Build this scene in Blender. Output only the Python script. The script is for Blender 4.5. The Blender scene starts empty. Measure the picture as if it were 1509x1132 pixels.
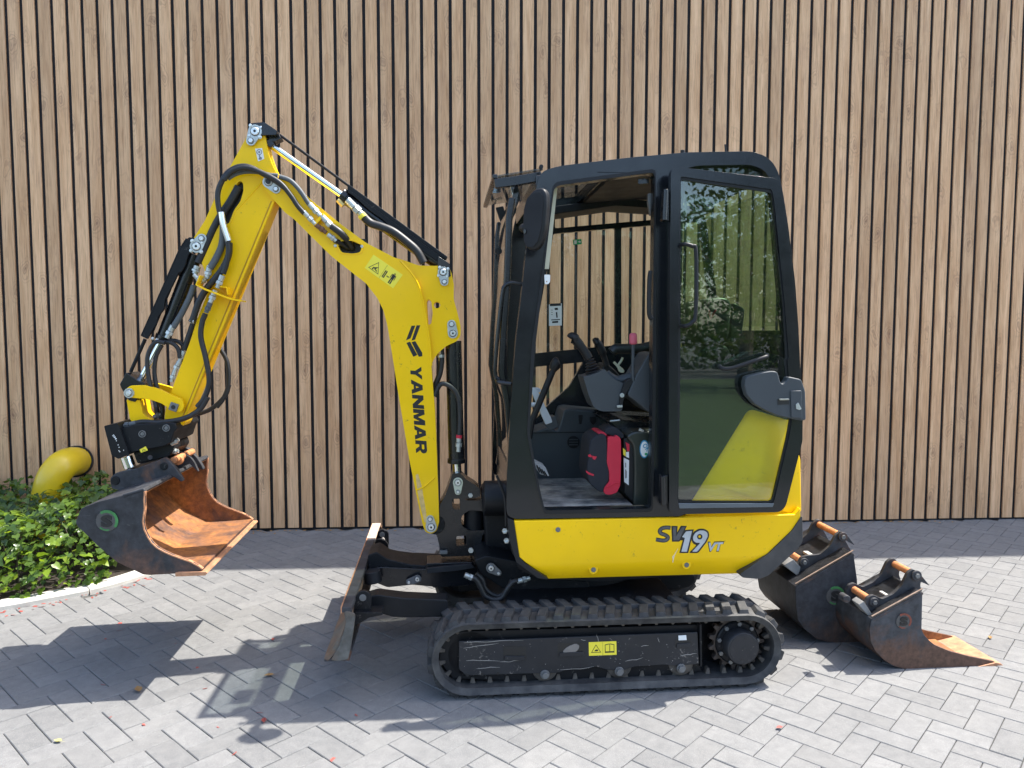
import bpy, bmesh, math, random
from mathutils import Vector, Matrix
from mathutils.geometry import tessellate_polygon
random.seed(7)
R = math.radians
scene = bpy.context.scene
C = bpy.data.collections.new('site'); scene.collection.children.link(C)

# ------------------------------------------------------------------ camera, sky, sun, exposure
F_PX, CX, CY, CAM_H, PITCH, ROLL = 1108.0, 754.5, 566.0, 1.545, 0.0703, 0.00115
cd = bpy.data.cameras.new('camera'); cam = bpy.data.objects.new('camera', cd); C.objects.link(cam)
cd.sensor_width = 36; cd.lens = 36 * F_PX / 1509; cd.clip_start = .05; cd.clip_end = 600
cam.matrix_world = Matrix.Translation((0, 0, CAM_H)) @ Matrix.Rotation(R(90) - PITCH, 4, 'X') @ Matrix.Rotation(ROLL, 4, 'Z')
scene.camera = cam

SUN_DIR = Vector((-.53, -.18, -1)).normalized()
SKY, SUN, EXPO = .12, 2.8, 1.95
world = bpy.data.worlds.new('World'); scene.world = world; world.use_nodes = True
wn = world.node_tree.nodes; wl = world.node_tree.links
sky = wn.new('ShaderNodeTexSky'); sky.sky_type = 'NISHITA'; sky.sun_disc = False
sky.sun_elevation = math.asin(-SUN_DIR.z); sky.sun_rotation = math.atan2(-SUN_DIR.x, -SUN_DIR.y)
sky.air_density = 1.0; sky.dust_density = 2.0; sky.ozone_density = 1.0
bg = wn['Background']; bg.inputs[1].default_value = SKY
wl.new(sky.outputs[0], bg.inputs[0])
sl = bpy.data.lights.new('sun', 'SUN'); sl.energy = SUN; sl.angle = R(.5); sl.color = (1, .95, .87)
so = bpy.data.objects.new('sun', sl); C.objects.link(so); so.location = (5, 2, 9)
so.rotation_euler = SUN_DIR.to_track_quat('-Z', 'Y').to_euler()
scene.view_settings.view_transform = 'Standard'; scene.view_settings.look = 'None'
scene.view_settings.exposure = EXPO; scene.view_settings.gamma = 1; scene.view_settings.use_curve_mapping = False
try:
    scene.cycles.transparent_max_bounces = 24; scene.cycles.max_bounces = 10
except Exception: pass

# ------------------------------------------------------------------ measuring helpers (photo point -> point on a real plane)
CROP = dict(A=(330,160,4.043),B=(100,330,4.193),C=(90,560,3.652),D=(460,680,2.979),E=(530,380,2.695),F=(690,210,2.959),
            G=(690,480,2.829),H=(610,820,2.602),I=(1100,740,3.689),J=(0,620,3.65),K=(140,600,9.43),M=(700,240,6.2875),
            N=(850,620,8.083),O=(640,690,5.6625),Q=(470,760,5.147),R=(950,760,10.779),T=(530,370,18.87),U=(1020,880,7.075),
            V=(620,860,6.29),W=(820,860,6.66),X=(260,220,4.356),Y=(780,470,7.547),Z=(1000,420,5.147),AA=(180,440,5.659),
            BB=(780,240,6.29),P=(0,0,1.0))
CAMM = cam.matrix_world.copy(); CAMP = CAMM.translation.copy(); CAMR = CAMM.to_3x3()
def img(c, q):
    x0, y0, s = CROP[c]; return x0 + q[0] / s, y0 + q[1] / s
def ray(x, y): return CAMR @ Vector((x - CX, CY - y, -F_PX))
def ground(x, y, z=0.0):
    d = ray(x, y); t = (z - CAMP.z) / d.z; return CAMP + d * t
OFFV = [0.0]        # sideways shift of the part of the machine being built
class Frame:
    def __init__(s, o, yaw):
        s.m = Matrix.Translation(o) @ Matrix.Rotation(yaw, 4, 'Z'); s.i = s.m.inverted()
        s.c = s.i @ CAMP; s.r = s.i.to_3x3()
    def p(s, v, c, q):
        v = v + OFFV[0]; d = s.r @ ray(*img(c, q)); t = (v - s.c.y) / d.y; h = s.c + d * t; return (h.x, h.z)
    def ps(s, v, c, pts): return [s.p(v, c, q) for q in pts]
    def p3(s, v, c, q): a = s.p(v, c, q); return Vector((a[0], v, a[1]))
    def sc(s, v): return (v + OFFV[0] - s.c.y) / F_PX           # metres per photo pixel on plane v

# ------------------------------------------------------------------ mesh helpers
def area(p): return .5 * sum(p[i][0]*p[(i+1) % len(p)][1] - p[(i+1) % len(p)][0]*p[i][1] for i in range(len(p)))
def rnd(pts, r, n=4, closed=True):
    out = []; N = len(pts); P_ = [Vector(p) for p in pts]
    for i, p in enumerate(P_):
        if not closed and i in (0, N-1): out.append(tuple(p)); continue
        a, b = P_[i-1], P_[(i+1) % N]; ra = min(r, (a-p).length*.45); rb = min(r, (b-p).length*.45)
        if ra < 1e-6 or rb < 1e-6: out.append(tuple(p)); continue
        s, e = p + (a-p).normalized()*ra, p + (b-p).normalized()*rb
        for k in range(n+1):
            t = k/n; out.append(tuple(s*(1-t)**2 + p*2*t*(1-t) + e*t*t))
    return out
def circ(c, r, n=20, sx=1, a0=0): return [(c[0]+sx*r*math.cos(a0+2*math.pi*k/n), c[1]+r*math.sin(a0+2*math.pi*k/n)) for k in range(n)]
def lobe(c1, r1, c2, r2, n=10):
    a = Vector(c1); b = Vector(c2); d = (b-a); L = max(d.length, 1e-6); th = math.atan2(d.y, d.x); be = math.acos(max(-1, min(1, (r1-r2)/L)))
    o = [(a.x+r1*math.cos(th+be+(2*math.pi-2*be)*k/n), a.y+r1*math.sin(th+be+(2*math.pi-2*be)*k/n)) for k in range(n+1)]
    o += [(b.x+r2*math.cos(th-be+2*be*k/n), b.y+r2*math.sin(th-be+2*be*k/n)) for k in range(n+1)]
    return o
def cr(pts, sub=6):
    P_ = [Vector(p) for p in pts]; P_ = [P_[0]*2-P_[1]] + P_ + [P_[-1]*2-P_[-2]]; out = []
    for i in range(1, len(P_)-2):
        a, b, c, d = P_[i-1:i+3]
        for k in range(sub):
            t = k/sub; out.append(.5*((2*b)+(c-a)*t+(2*a-5*b+4*c-d)*t*t+(3*b-a-3*c+d)*t**3))
    out.append(P_[-2]); return out
def strip(pts, t):
    P_ = [Vector(p) for p in pts]; off = []
    for i, p in enumerate(P_):
        d = (P_[min(i+1, len(P_)-1)] - P_[max(i-1, 0)]).normalized(); off.append(tuple(p + Vector((-d.y, d.x))*t))
    return [tuple(p) for p in P_] + off[::-1]
class MB:
    def __init__(s): s.v = []; s.f = []; s.mi = []; s.cur = 0
    def add(s, vs, fs):
        o = len(s.v); s.v += [(x[0], x[1]+OFFV[0], x[2]) for x in vs]; s.f += [[o+i for i in f] for f in fs]; s.mi += [s.cur]*len(fs); return s
    def prism(s, out, v0, v1, holes=()):
        out = list(out)
        if area(out) < 0: out = out[::-1]
        hs = [list(h) if area(h) < 0 else list(h)[::-1] for h in holes]
        flat = out + [q for h in hs for q in h]; n = len(flat)
        vs = [(q[0], v0, q[1]) for q in flat] + [(q[0], v1, q[1]) for q in flat]; fs = []
        if hs:
            tri = tessellate_polygon([[Vector((q[0], q[1], 0)) for q in L] for L in [out]+hs])
            for t in tri:
                a, b, c = [Vector(flat[i]) for i in t]
                if (b-a).cross(c-a) < 0: t = t[::-1]
                fs.append(list(t)); fs.append([i+n for i in t[::-1]])
        else:
            fs.append(list(range(n))); fs.append([i+n for i in range(n)][::-1])
        o = 0
        for L in [out]+hs:
            m = len(L)
            for k in range(m):
                a, b = o+k, o+(k+1) % m; fs.append([b, a, a+n, b+n])
            o += m
        return s.add(vs, fs)
    def box(s, a, b, rot=None, c=None):
        x0, y0, z0 = a; x1, y1, z1 = b
        vs = [Vector(q) for q in ((x0,y0,z0),(x1,y0,z0),(x1,y1,z0),(x0,y1,z0),(x0,y0,z1),(x1,y0,z1),(x1,y1,z1),(x0,y1,z1))]
        if rot: vs = [rot @ (q - c) + c for q in vs]
        return s.add(vs, [[0,3,2,1],[4,5,6,7],[0,1,5,4],[1,2,6,5],[2,3,7,6],[3,0,4,7]])
    def tube(s, path, r, n=10, caps=True):
        P_ = [Vector(p) for p in path]; rr = r if isinstance(r, (list, tuple)) else [r]*len(P_)
        t0 = (P_[1]-P_[0]).normalized(); nn = t0.orthogonal().normalized(); vs = []
        for i, p in enumerate(P_):
            t = (P_[min(i+1, len(P_)-1)] - P_[max(i-1, 0)]).normalized()
            nn = (nn - t*nn.dot(t)).normalized(); b = t.cross(nn)
            vs += [p + (nn*math.cos(2*math.pi*k/n)+b*math.sin(2*math.pi*k/n))*rr[i] for k in range(n)]
        fs = [[i*n+k, i*n+(k+1) % n, (i+1)*n+(k+1) % n, (i+1)*n+k] for i in range(len(P_)-1) for k in range(n)]
        if caps: fs += [list(range(n))[::-1], [(len(P_)-1)*n+k for k in range(n)]]
        return s.add(vs, fs)
    def cyl(s, a, b, r, n=20): return s.tube([a, b], r, n)
    def build(s, name, mats, parent=None, bevel=0, seg=2, smooth=38, coll=None):
        me = bpy.data.meshes.new(name); me.from_pydata([tuple(q) for q in s.v], [], s.f)
        for m in (mats if isinstance(mats, (list, tuple)) else [mats]): me.materials.append(m)
        me.polygons.foreach_set('material_index', s.mi)
        bm = bmesh.new(); bm.from_mesh(me); bmesh.ops.recalc_face_normals(bm, faces=bm.faces[:]); bm.to_mesh(me); bm.free()
        me.polygons.foreach_set('use_smooth', [True]*len(me.polygons)); me.set_sharp_from_angle(angle=R(smooth))
        return link(name, me, parent, bevel, seg)
def link(name, me, parent=None, bevel=0, seg=2):
    o = bpy.data.objects.new(name, me); C.objects.link(o)
    if parent: o.parent = parent
    if bevel:
        b = o.modifiers.new('bevel', 'BEVEL'); b.width = bevel; b.segments = seg; b.limit_method = 'ANGLE'; b.angle_limit = R(40); b.harden_normals = True
    return o
def clone(o, name=None, parent=None, m=None):
    c = o.copy(); c.name = name or o.name; C.objects.link(c)
    if parent is not None: c.parent = parent
    if m is not None: c.matrix_local = m
    return c
def tag(o, label=None, cat=None, group=None, kind=None):
    for k, q in (('label', label), ('category', cat), ('group', group), ('kind', kind)):
        if q: o[k] = q
    return o
def empty(name, m):
    o = bpy.data.objects.new(name, None); C.objects.link(o); o.matrix_world = m; o.empty_display_size = .2; return o

# ------------------------------------------------------------------ materials
MAT = {}
def nt(name):
    m = bpy.data.materials.new(name); m.use_nodes = True; MAT[name] = m
    n = m.node_tree.nodes; return m, n, m.node_tree.links, n['Principled BSDF']
def noise(n, l, co, scale, detail=4, rough=.55, dist=0):
    t = n.new('ShaderNodeTexNoise'); t.inputs['Scale'].default_value = scale; t.inputs['Detail'].default_value = detail
    t.inputs['Roughness'].default_value = rough; t.inputs['Distortion'].default_value = dist; l.new(co, t.inputs['Vector']); return t.outputs['Fac']
def ramp(n, l, fac, a, b, c0=(0,0,0,1), c1=(1,1,1,1)):
    t = n.new('ShaderNodeValToRGB'); t.color_ramp.elements[0].position = a; t.color_ramp.elements[1].position = b
    t.color_ramp.elements[0].color = c0; t.color_ramp.elements[1].color = c1; l.new(fac, t.inputs[0]); return t.outputs[0]
def mix(n, l, fac, a, b, mode='MIX'):
    t = n.new('ShaderNodeMix'); t.data_type = 'RGBA'; t.blend_type = mode
    for i, q in ((0, fac), (6, a), (7, b)):
        if hasattr(q, 'is_output'): l.new(q, t.inputs[i])
        else: t.inputs[i].default_value = q if i == 0 else (*q[:3], 1)
    return t.outputs[2]
def math_(n, l, op, a, b=None, clamp=False):
    t = n.new('ShaderNodeMath'); t.operation = op; t.use_clamp = clamp
    for i, q in enumerate((a, b)):
        if q is None: continue
        if hasattr(q, 'is_output'): l.new(q, t.inputs[i])
        else: t.inputs[i].default_value = q
    return t.outputs[0]
def coord(n, l, kind='Object', scale=(1,1,1)):
    t = n.new('ShaderNodeTexCoord'); mp = n.new('ShaderNodeMapping'); mp.inputs['Scale'].default_value = scale
    l.new(t.outputs[kind], mp.inputs[0]); return mp.outputs[0]
def bump(n, l, h, strength, dist=.002):
    b = n.new('ShaderNodeBump'); b.inputs['Strength'].default_value = strength; b.inputs['Distance'].default_value = dist
    l.new(h, b.inputs['Height']); return b.outputs[0]
def mk(name, col, rough=.5, metal=0, coat=0, var=.12, vs=6, dust=0, dcol=(.30,.27,.23), ds=9, chips=0, ccol=(.30,.29,.27), bmp=0, bs=60, spec=.5, rvar=.1):
    m, n, l, b = nt(name); co = coord(n, l)
    a = noise(n, l, co, vs, 5); base = mix(n, l, ramp(n, l, a, .3, .75), [c*(1-var) for c in col], [min(1, c*(1+var)) for c in col])
    ro = rough
    if dust:
        d = noise(n, l, co, ds, 7, .65); f = math_(n, l, 'MULTIPLY', ramp(n, l, d, .38, .75), dust); base = mix(n, l, f, base, dcol)
    if chips:
        d = noise(n, l, co, 45, 6, .7, .6); d2 = noise(n, l, co, 5, 3); f = ramp(n, l, math_(n, l, 'ADD', math_(n, l, 'MULTIPLY', d, .7), math_(n, l, 'MULTIPLY', d2, .3)), .60-chips*.2, .66-chips*.2)
        base = mix(n, l, f, base, ccol)
    l.new(base, b.inputs['Base Color']); b.inputs['Metallic'].default_value = metal
    rr = noise(n, l, co, 14, 4); rm = n.new('ShaderNodeMapRange'); rm.inputs[3].default_value = max(.03, rough-rvar); rm.inputs[4].default_value = min(1, rough+rvar); l.new(rr, rm.inputs[0])
    l.new(rm.outputs[0], b.inputs['Roughness']); b.inputs['Specular IOR Level'].default_value = spec
    if coat: b.inputs['Coat Weight'].default_value = coat; b.inputs['Coat Roughness'].default_value = .08
    if bmp: l.new(bump(n, l, noise(n, l, co, bs, 5, .6), bmp), b.inputs['Normal'])
    return m
YEL = mk('yellow_paint', (.95,.580,.004), .36, coat=.14, var=.05, vs=3, dust=.06, dcol=(.55,.38,.08), ds=5, chips=-.06, ccol=(.45,.28,.03), bmp=.02, bs=25, spec=.18)
YELD = mk('yellow_edge', (.62,.36,.02), .5, var=.15, dust=.3, dcol=(.35,.18,.05))
CABP = mk('cab_paint', (.0065,.008,.011), .22, coat=.25, var=.1, dust=.04, dcol=(.06,.06,.06), spec=.45)
BLK = mk('black_steel', (.008,.009,.011), .45, var=.2, dust=.08, dcol=(.06,.06,.058), chips=.04, ccol=(.08,.075,.07), spec=.22)
BLKG = mk('black_gloss', (.007,.008,.010), .26, coat=.08, var=.2, dust=.06, dcol=(.08,.08,.08))
FRM = mk('frame_steel', (.016,.017,.020), .50, var=.2, dust=.2, dcol=(.06,.057,.054), chips=.03, ccol=(.20,.18,.16), bmp=.1, spec=.4)
RUB = mk('rubber', (.022,.023,.025), .70, var=.25, dust=.75, dcol=(.115,.112,.105), ds=10, bmp=.25, bs=70)
HOSE = mk('hose_rubber', (.014,.014,.015), .48, var=.2, dust=.12, dcol=(.08,.08,.08))
HOSG = mk('hose_sleeve', (.085,.095,.10), .6, var=.2)
CHR = mk('chrome', (.78,.79,.80), .12, metal=1, var=.03, rvar=.04)
ZNC = mk('zinc', (.52,.55,.53), .38, metal=.6, var=.2, vs=40, dust=.3, dcol=(.26,.27,.23), ds=60)
ZND = mk('dark_zinc', (.20,.205,.205), .5, metal=.5, var=.3, vs=30, dust=.4, dcol=(.07,.065,.06), ds=30)
BRASS = mk('passivated_zinc', (.55,.43,.16), .4, metal=.6, var=.15)
PLA = mk('grey_plastic', (.042,.050,.056), .55, var=.08, bmp=.06, bs=180)
PLB = mk('black_plastic', (.010,.0105,.012), .48, var=.1, bmp=.04, bs=160, spec=.35)
SEAT = mk('seat_vinyl', (.016,.018,.018), .4, var=.1, bmp=.05, bs=120)
MATF = mk('floor_mat', (.11,.11,.11), .85, var=.2, dust=1.0, dcol=(.52,.48,.42), ds=9, bmp=.2)
ALU = mk('light_grey_plastic', (.55,.58,.60), .45, var=.08)
CRM = mk('cream_tape', (.62,.60,.44), .6, var=.05)
WHT = mk('white_print', (.75,.76,.74), .5, var=.03)
INK = mk('black_print_and_shade', (.012,.012,.012), .5, var=.03)  # print, and painted shade inside openings and pin gaps
SILV = mk('silver_print', (.48,.52,.55), .35, metal=.3, var=.12, vs=12)
DECY = mk('decal_yellow', (.88,.74,.05), .35, var=.03)
RED = mk('red_fabric', (.55,.02,.045), .75, var=.1, bmp=.1, bs=300)
BAGK = mk('black_fabric', (.012,.014,.020), .8, var=.1, bmp=.15, bs=300)
PINK = mk('red_knob', (.55,.10,.14), .5, var=.08)
GRN = mk('green_print', (.02,.32,.12), .5, var=.05)
BLU = mk('blue_print', (.03,.25,.42), .5, var=.05)
LENS = mk('lamp_reflector', (.75,.76,.78), .18, metal=.8, var=.05)
PIPY = mk('yellow_pipe', (.72,.50,.010), .38, var=.08, dust=.12, dcol=(.35,.28,.08), coat=.2)
def steel_rust(name, black, rust, lo, hi, zr=None, scale=7, rough=.6):
    m, n, l, b = nt(name); co = coord(n, l)
    a = noise(n, l, co, scale, 8, .65, .4); f = a
    if zr:
        sp = n.new('ShaderNodeSeparateXYZ'); l.new(co, sp.inputs[0]); mr = n.new('ShaderNodeMapRange'); mr.clamp = True
        mr.inputs[1].default_value, mr.inputs[2].default_value = zr; mr.inputs[3].default_value = .24; mr.inputs[4].default_value = -.24
        l.new(sp.outputs[2], mr.inputs[0]); f = math_(n, l, 'ADD', a, mr.outputs[0])
    f = ramp(n, l, f, lo, hi)
    g = noise(n, l, co, 38, 7, .7); rc = mix(n, l, ramp(n, l, g, .35, .7), [c*.55 for c in rust], [min(1, c*1.35) for c in rust])
    bc = mix(n, l, ramp(n, l, noise(n, l, co, 16, 6, .7), .35, .8), black, [c*3.0+.012 for c in black])
    sc = noise(n, l, coord(n, l, scale=(14, 3, 90)), 1.6, 6, .7, 1.2); bc = mix(n, l, ramp(n, l, sc, .66, .72), bc, (.16,.15,.14))
    l.new(mix(n, l, f, bc, rc), b.inputs['Base Color']); b.inputs['Roughness'].default_value = rough
    b.inputs['Metallic'].default_value = .1
    l.new(bump(n, l, noise(n, l, co, 60, 6, .7), .25), b.inputs['Normal']); return m
WORN = steel_rust('worn_black_steel', (.018,.019,.022), (.16,.07,.035), .56, .74)
BUCKO = steel_rust('bucket_outside', (.014,.015,.018), (.105,.055,.038), .46, .66, zr=(.42,.80))
BUCKB = steel_rust('bucket_black_side', (.015,.016,.019), (.085,.050,.036), .52, .72, zr=(.0,.30))
BUCKD = steel_rust('dig_bucket_side', (.024,.026,.030), (.105,.055,.036), .42, .60, zr=(.03,.25))
RUSTI = steel_rust('rusty_inside', (.060,.030,.020), (.44,.170,.042), .36, .64, scale=6, rough=.8)
RUSTP = steel_rust('rusty_pin', (.30,.12,.045), (.58,.24,.10), .3, .55, scale=20, rough=.6)
RUSTE = steel_rust('bare_rust_edge', (.26,.13,.075), (.50,.24,.12), .3, .6, scale=16, rough=.55)
BLADE_END = steel_rust('blade_end_plate', (.050,.050,.046), (.13,.085,.055), .48, .75, scale=9)
BLADM = steel_rust('blade_face', (.055,.052,.045), (.20,.10,.05), .38, .62, scale=6)

def glass(name, tint, ior=1.5, rough=0.0, dirt=0):
    m, n, l, b = nt(name); n.remove(b); out = n['Material Output']
    tr = n.new('ShaderNodeBsdfTransparent'); tr.inputs[0].default_value = (*tint, 1)
    gl = n.new('ShaderNodeBsdfAnisotropic') if hasattr(bpy.types, 'ShaderNodeBsdfAnisotropic') else n.new('ShaderNodeBsdfGlossy')
    gl.inputs['Roughness'].default_value = rough
    ge = n.new('ShaderNodeNewGeometry'); dt = n.new('ShaderNodeVectorMath'); dt.operation = 'DOT_PRODUCT'; l.new(ge.outputs['Incoming'], dt.inputs[0]); l.new(ge.outputs['Normal'], dt.inputs[1])
    f0 = ((ior-1)/(ior+1))**2; gz = math_(n, l, 'SUBTRACT', 1.0, math_(n, l, 'ABSOLUTE', dt.outputs['Value']), True)
    fr = math_(n, l, 'ADD', math_(n, l, 'MULTIPLY', math_(n, l, 'POWER', gz, 5.0), 1-f0), f0, True)     # the same from both faces of a thin pane
    mx = n.new('ShaderNodeMixShader'); l.new(fr, mx.inputs[0]); l.new(tr.outputs[0], mx.inputs[1]); l.new(gl.outputs[0], mx.inputs[2])
    s = mx.outputs[0]
    if dirt:
        df = n.new('ShaderNodeBsdfDiffuse'); df.inputs[0].default_value = (.55,.56,.52,1)
        co = coord(n, l); a = noise(n, l, co, 3.5, 8, .7, .3); a2 = noise(n, l, co, 16, 8, .75)
        f = math_(n, l, 'MULTIPLY', math_(n, l, 'MULTIPLY', ramp(n, l, a, .35, .8), ramp(n, l, a2, .35, .75)), dirt)
        m2 = n.new('ShaderNodeMixShader'); l.new(f, m2.inputs[0]); l.new(s, m2.inputs[1]); l.new(df.outputs[0], m2.inputs[2]); s = m2.outputs[0]
    l.new(s, out.inputs[0]); return m
GLS = glass('cab_glass', (.93,.95,.90), 1.52, dirt=.02)
GLD = glass('door_glass', (.88,.95,.88), 1.86, dirt=.02)
GLR = glass('tinted_side_glass', (.66,.78,.68), 1.6)
GLV = glass('visor_glass', (.66,.70,.71), 1.5)
GLC = glass('lamp_glass', (.93,.95,.95), 1.5)

def paver_mat():
    m, n, l, b = nt('grey_concrete'); g = n.new('ShaderNodeNewGeometry'); co = g.outputs['Position']
    at = n.new('ShaderNodeAttribute'); at.attribute_name = 'tone'
    a = noise(n, l, co, 3.0, 6, .6); a1 = noise(n, l, co, 22, 6, .65, .5); a2 = noise(n, l, co, 420, 3, .7)
    base = mix(n, l, ramp(n, l, a1, .30, .72), (.128,.129,.129), (.178,.178,.175))
    base = mix(n, l, ramp(n, l, a2, .55, .75), base, (.33,.33,.32)); base = mix(n, l, ramp(n, l, a2, .28, .40), (.11,.113,.117), base)
    base = mix(n, l, math_(n, l, 'MULTIPLY', ramp(n, l, a, .4, .8), .25), base, (.28,.272,.255))
    v = n.new('ShaderNodeVectorMath'); v.operation = 'SCALE'; l.new(base, v.inputs[0]); l.new(at.outputs['Fac'], v.inputs['Scale'])
    l.new(v.outputs[0], b.inputs['Base Color']); b.inputs['Roughness'].default_value = .82; b.inputs['Specular IOR Level'].default_value = .3
    h = math_(n, l, 'ADD', math_(n, l, 'MULTIPLY', a1, .7), math_(n, l, 'MULTIPLY', a2, .5))
    l.new(bump(n, l, h, .35, .003), b.inputs['Normal']); return m
PAV = paver_mat()
JNT = mk('joint_sand', (.085,.083,.078), .95, var=.3, vs=30, bmp=.3)
KRB = mk('pale_concrete', (.46,.45,.41), .85, var=.12, vs=9, bmp=.2, bs=120)
SOIL = mk('dark_soil', (.030,.022,.016), .95, var=.4, vs=30, bmp=.5)
ASP = mk('asphalt', (.055,.055,.056), .9, var=.2, vs=20)
LAWN = mk('lawn_green', (.026,.052,.013), .9, var=.35, vs=5, bmp=.5, bs=80)
BACK = mk('black_backing', (.010,.010,.012), .8, var=.2)
COVE = mk('roof_edge_metal', (.05,.05,.052), .5)

def wood_mat():
    m, n, l, b = nt('wood_slat'); t = n.new('ShaderNodeTexCoord'); oi = n.new('ShaderNodeObjectInfo')
    cb = n.new('ShaderNodeCombineXYZ'); sc = math_(n, l, 'MULTIPLY', oi.outputs['Random'], 53.0); l.new(sc, cb.inputs[2]); l.new(math_(n, l, 'MULTIPLY', oi.outputs['Random'], 9.0), cb.inputs[0])
    ad = n.new('ShaderNodeVectorMath'); l.new(t.outputs['Object'], ad.inputs[0]); l.new(cb.outputs[0], ad.inputs[1]); co = ad.outputs[0]
    def mp(s):
        q = n.new('ShaderNodeMapping'); q.inputs['Scale'].default_value = s; l.new(co, q.inputs[0]); return q.outputs[0]
    fine = noise(n, l, mp((150, 150, 5)), 1, 6, .65, .2); broad = noise(n, l, mp((24, 24, 1.6)), 1, 4, .6, .6); blot = noise(n, l, mp((9, 9, 3.2)), 1, 5, .6, .4)
    # knots with rings round them
    vo = n.new('ShaderNodeTexVoronoi'); vo.inputs['Scale'].default_value = 1; vo.inputs['Randomness'].default_value = 1
    dm = n.new('ShaderNodeVectorMath'); dm.operation = 'ADD'; wv = n.new('ShaderNodeTexNoise'); wv.inputs['Scale'].default_value = 1.4; l.new(mp((10, 10, 5)), wv.inputs['Vector'])
    sv = n.new('ShaderNodeVectorMath'); sv.operation = 'SCALE'; sv.inputs['Scale'].default_value = .55; l.new(wv.outputs['Color'], sv.inputs[0])
    l.new(mp((7.0, .01, 3.4)), dm.inputs[0]); l.new(sv.outputs[0], dm.inputs[1]); l.new(dm.outputs[0], vo.inputs['Vector'])
    d = vo.outputs['Distance']; ring = math_(n, l, 'SINE', math_(n, l, 'MULTIPLY', d, 62.0))
    km = ramp(n, l, d, .10, .42, (1,1,1,1), (0,0,0,1)); core = ramp(n, l, d, .03, .12, (1,1,1,1), (0,0,0,1))
    base = mix(n, l, ramp(n, l, broad, .3, .72), (.53,.290,.140), (.77,.485,.275))
    base = mix(n, l, math_(n, l, 'MULTIPLY', ramp(n, l, fine, .5, .68), .75), base, (.32,.170,.080))
    base = mix(n, l, math_(n, l, 'MULTIPLY', ramp(n, l, blot, .55, .8), .6), base, (.38,.215,.130))
    rn = math_(n, l, 'MULTIPLY', ring, .5); rn = math_(n, l, 'ADD', rn, .5); rf = math_(n, l, 'MULTIPLY', math_(n, l, 'MULTIPLY', ramp(n, l, rn, .45, .95), km), .5)
    base = mix(n, l, rf, base, (.235,.125,.070)); base = mix(n, l, math_(n, l, 'MULTIPLY', core, .55), base, (.20,.105,.062))
    tone = n.new('ShaderNodeMapRange'); tone.inputs[3].default_value = .88; tone.inputs[4].default_value = 1.10; l.new(oi.outputs['Random'], tone.inputs[0])
    v = n.new('ShaderNodeVectorMath'); v.operation = 'SCALE'; l.new(base, v.inputs[0]); l.new(tone.outputs[0], v.inputs['Scale'])
    l.new(v.outputs[0], b.inputs['Base Color']); b.inputs['Roughness'].default_value = .5; b.inputs['Specular IOR Level'].default_value = .35
    l.new(bump(n, l, fine, .12, .001), b.inputs['Normal']); return m
WOOD = wood_mat()
def leaf_mat(name, c0, c1, tr=.35, rough=.32):
    m, n, l, b = nt(name); at = n.new('ShaderNodeAttribute'); at.attribute_name = 'tone'; oi = n.new('ShaderNodeObjectInfo')
    f = math_(n, l, 'FRACT', math_(n, l, 'ADD', at.outputs['Fac'], oi.outputs['Random']))
    col = mix(n, l, f, c0, c1); l.new(col, b.inputs['Base Color']); b.inputs['Roughness'].default_value = rough
    tl = n.new('ShaderNodeBsdfTranslucent'); l.new(mix(n, l, 1.0, col, (1.6,1.5,.6), 'MULTIPLY'), tl.inputs[0])
    mx = n.new('ShaderNodeMixShader'); mx.inputs[0].default_value = tr; l.new(b.outputs[0], mx.inputs[1]); l.new(tl.outputs[0], mx.inputs[2]); l.new(mx.outputs[0], n['Material Output'].inputs[0]); return m
LEAF = leaf_mat('ivy_leaf', (.030,.068,.014), (.110,.185,.030), .38, .27)
LEAFY = leaf_mat('young_ivy_leaf', (.13,.22,.022), (.24,.34,.035), .4)
TLEAF = leaf_mat('tree_leaf', (.030,.055,.015), (.070,.110,.030), .3, .5)
BARK = mk('bark', (.10,.08,.06), .9, var=.3, vs=12, bmp=.6)
DRY = mk('dry_leaf', (.30,.17,.06), .8, var=.3); DRYY = mk('yellow_dry_leaf', (.55,.50,.16), .8, var=.2); PETAL = mk('red_petal', (.30,.06,.045), .7, var=.3)
REND = mk('house_render', (.62,.60,.55), .8, var=.05)
ROOFT = mk('roof_tile', (.10,.075,.065), .7, var=.2)
WIND = mk('dark_window', (.02,.025,.03), .1, var=.05)

# ================================================================== THE SETTING
WYAW, WD, SPIT, S0 = .0609, 5.852, .1073, -3.6876
wallm = Matrix.Translation((0, WD, 0)) @ Matrix.Rotation(WYAW, 4, 'Z'); WF = Frame((0, WD, 0), WYAW)

def sheet(name, x0, y0, x1, y1, z, mat, kind='structure'):
    o = MB().add([(x0,y0,z),(x1,y0,z),(x1,y1,z),(x0,y1,z)], [[0,1,2,3]]).build(name, mat); tag(o, kind=kind); return o
sheet('ground', -250, -250, 250, 250, -.09, ASP)
tag(sheet('lawn', -60, -17, 60, -.75, -.03, LAWN), kind='structure')
pave = MB().add([(-16,-.8,-.010),(16,-.8,-.010),(16,7.2,-.010),(-16,7.2,-.010)], [[0,1,2,3]]).build('pavement', JNT); tag(pave, kind='structure')

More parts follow.
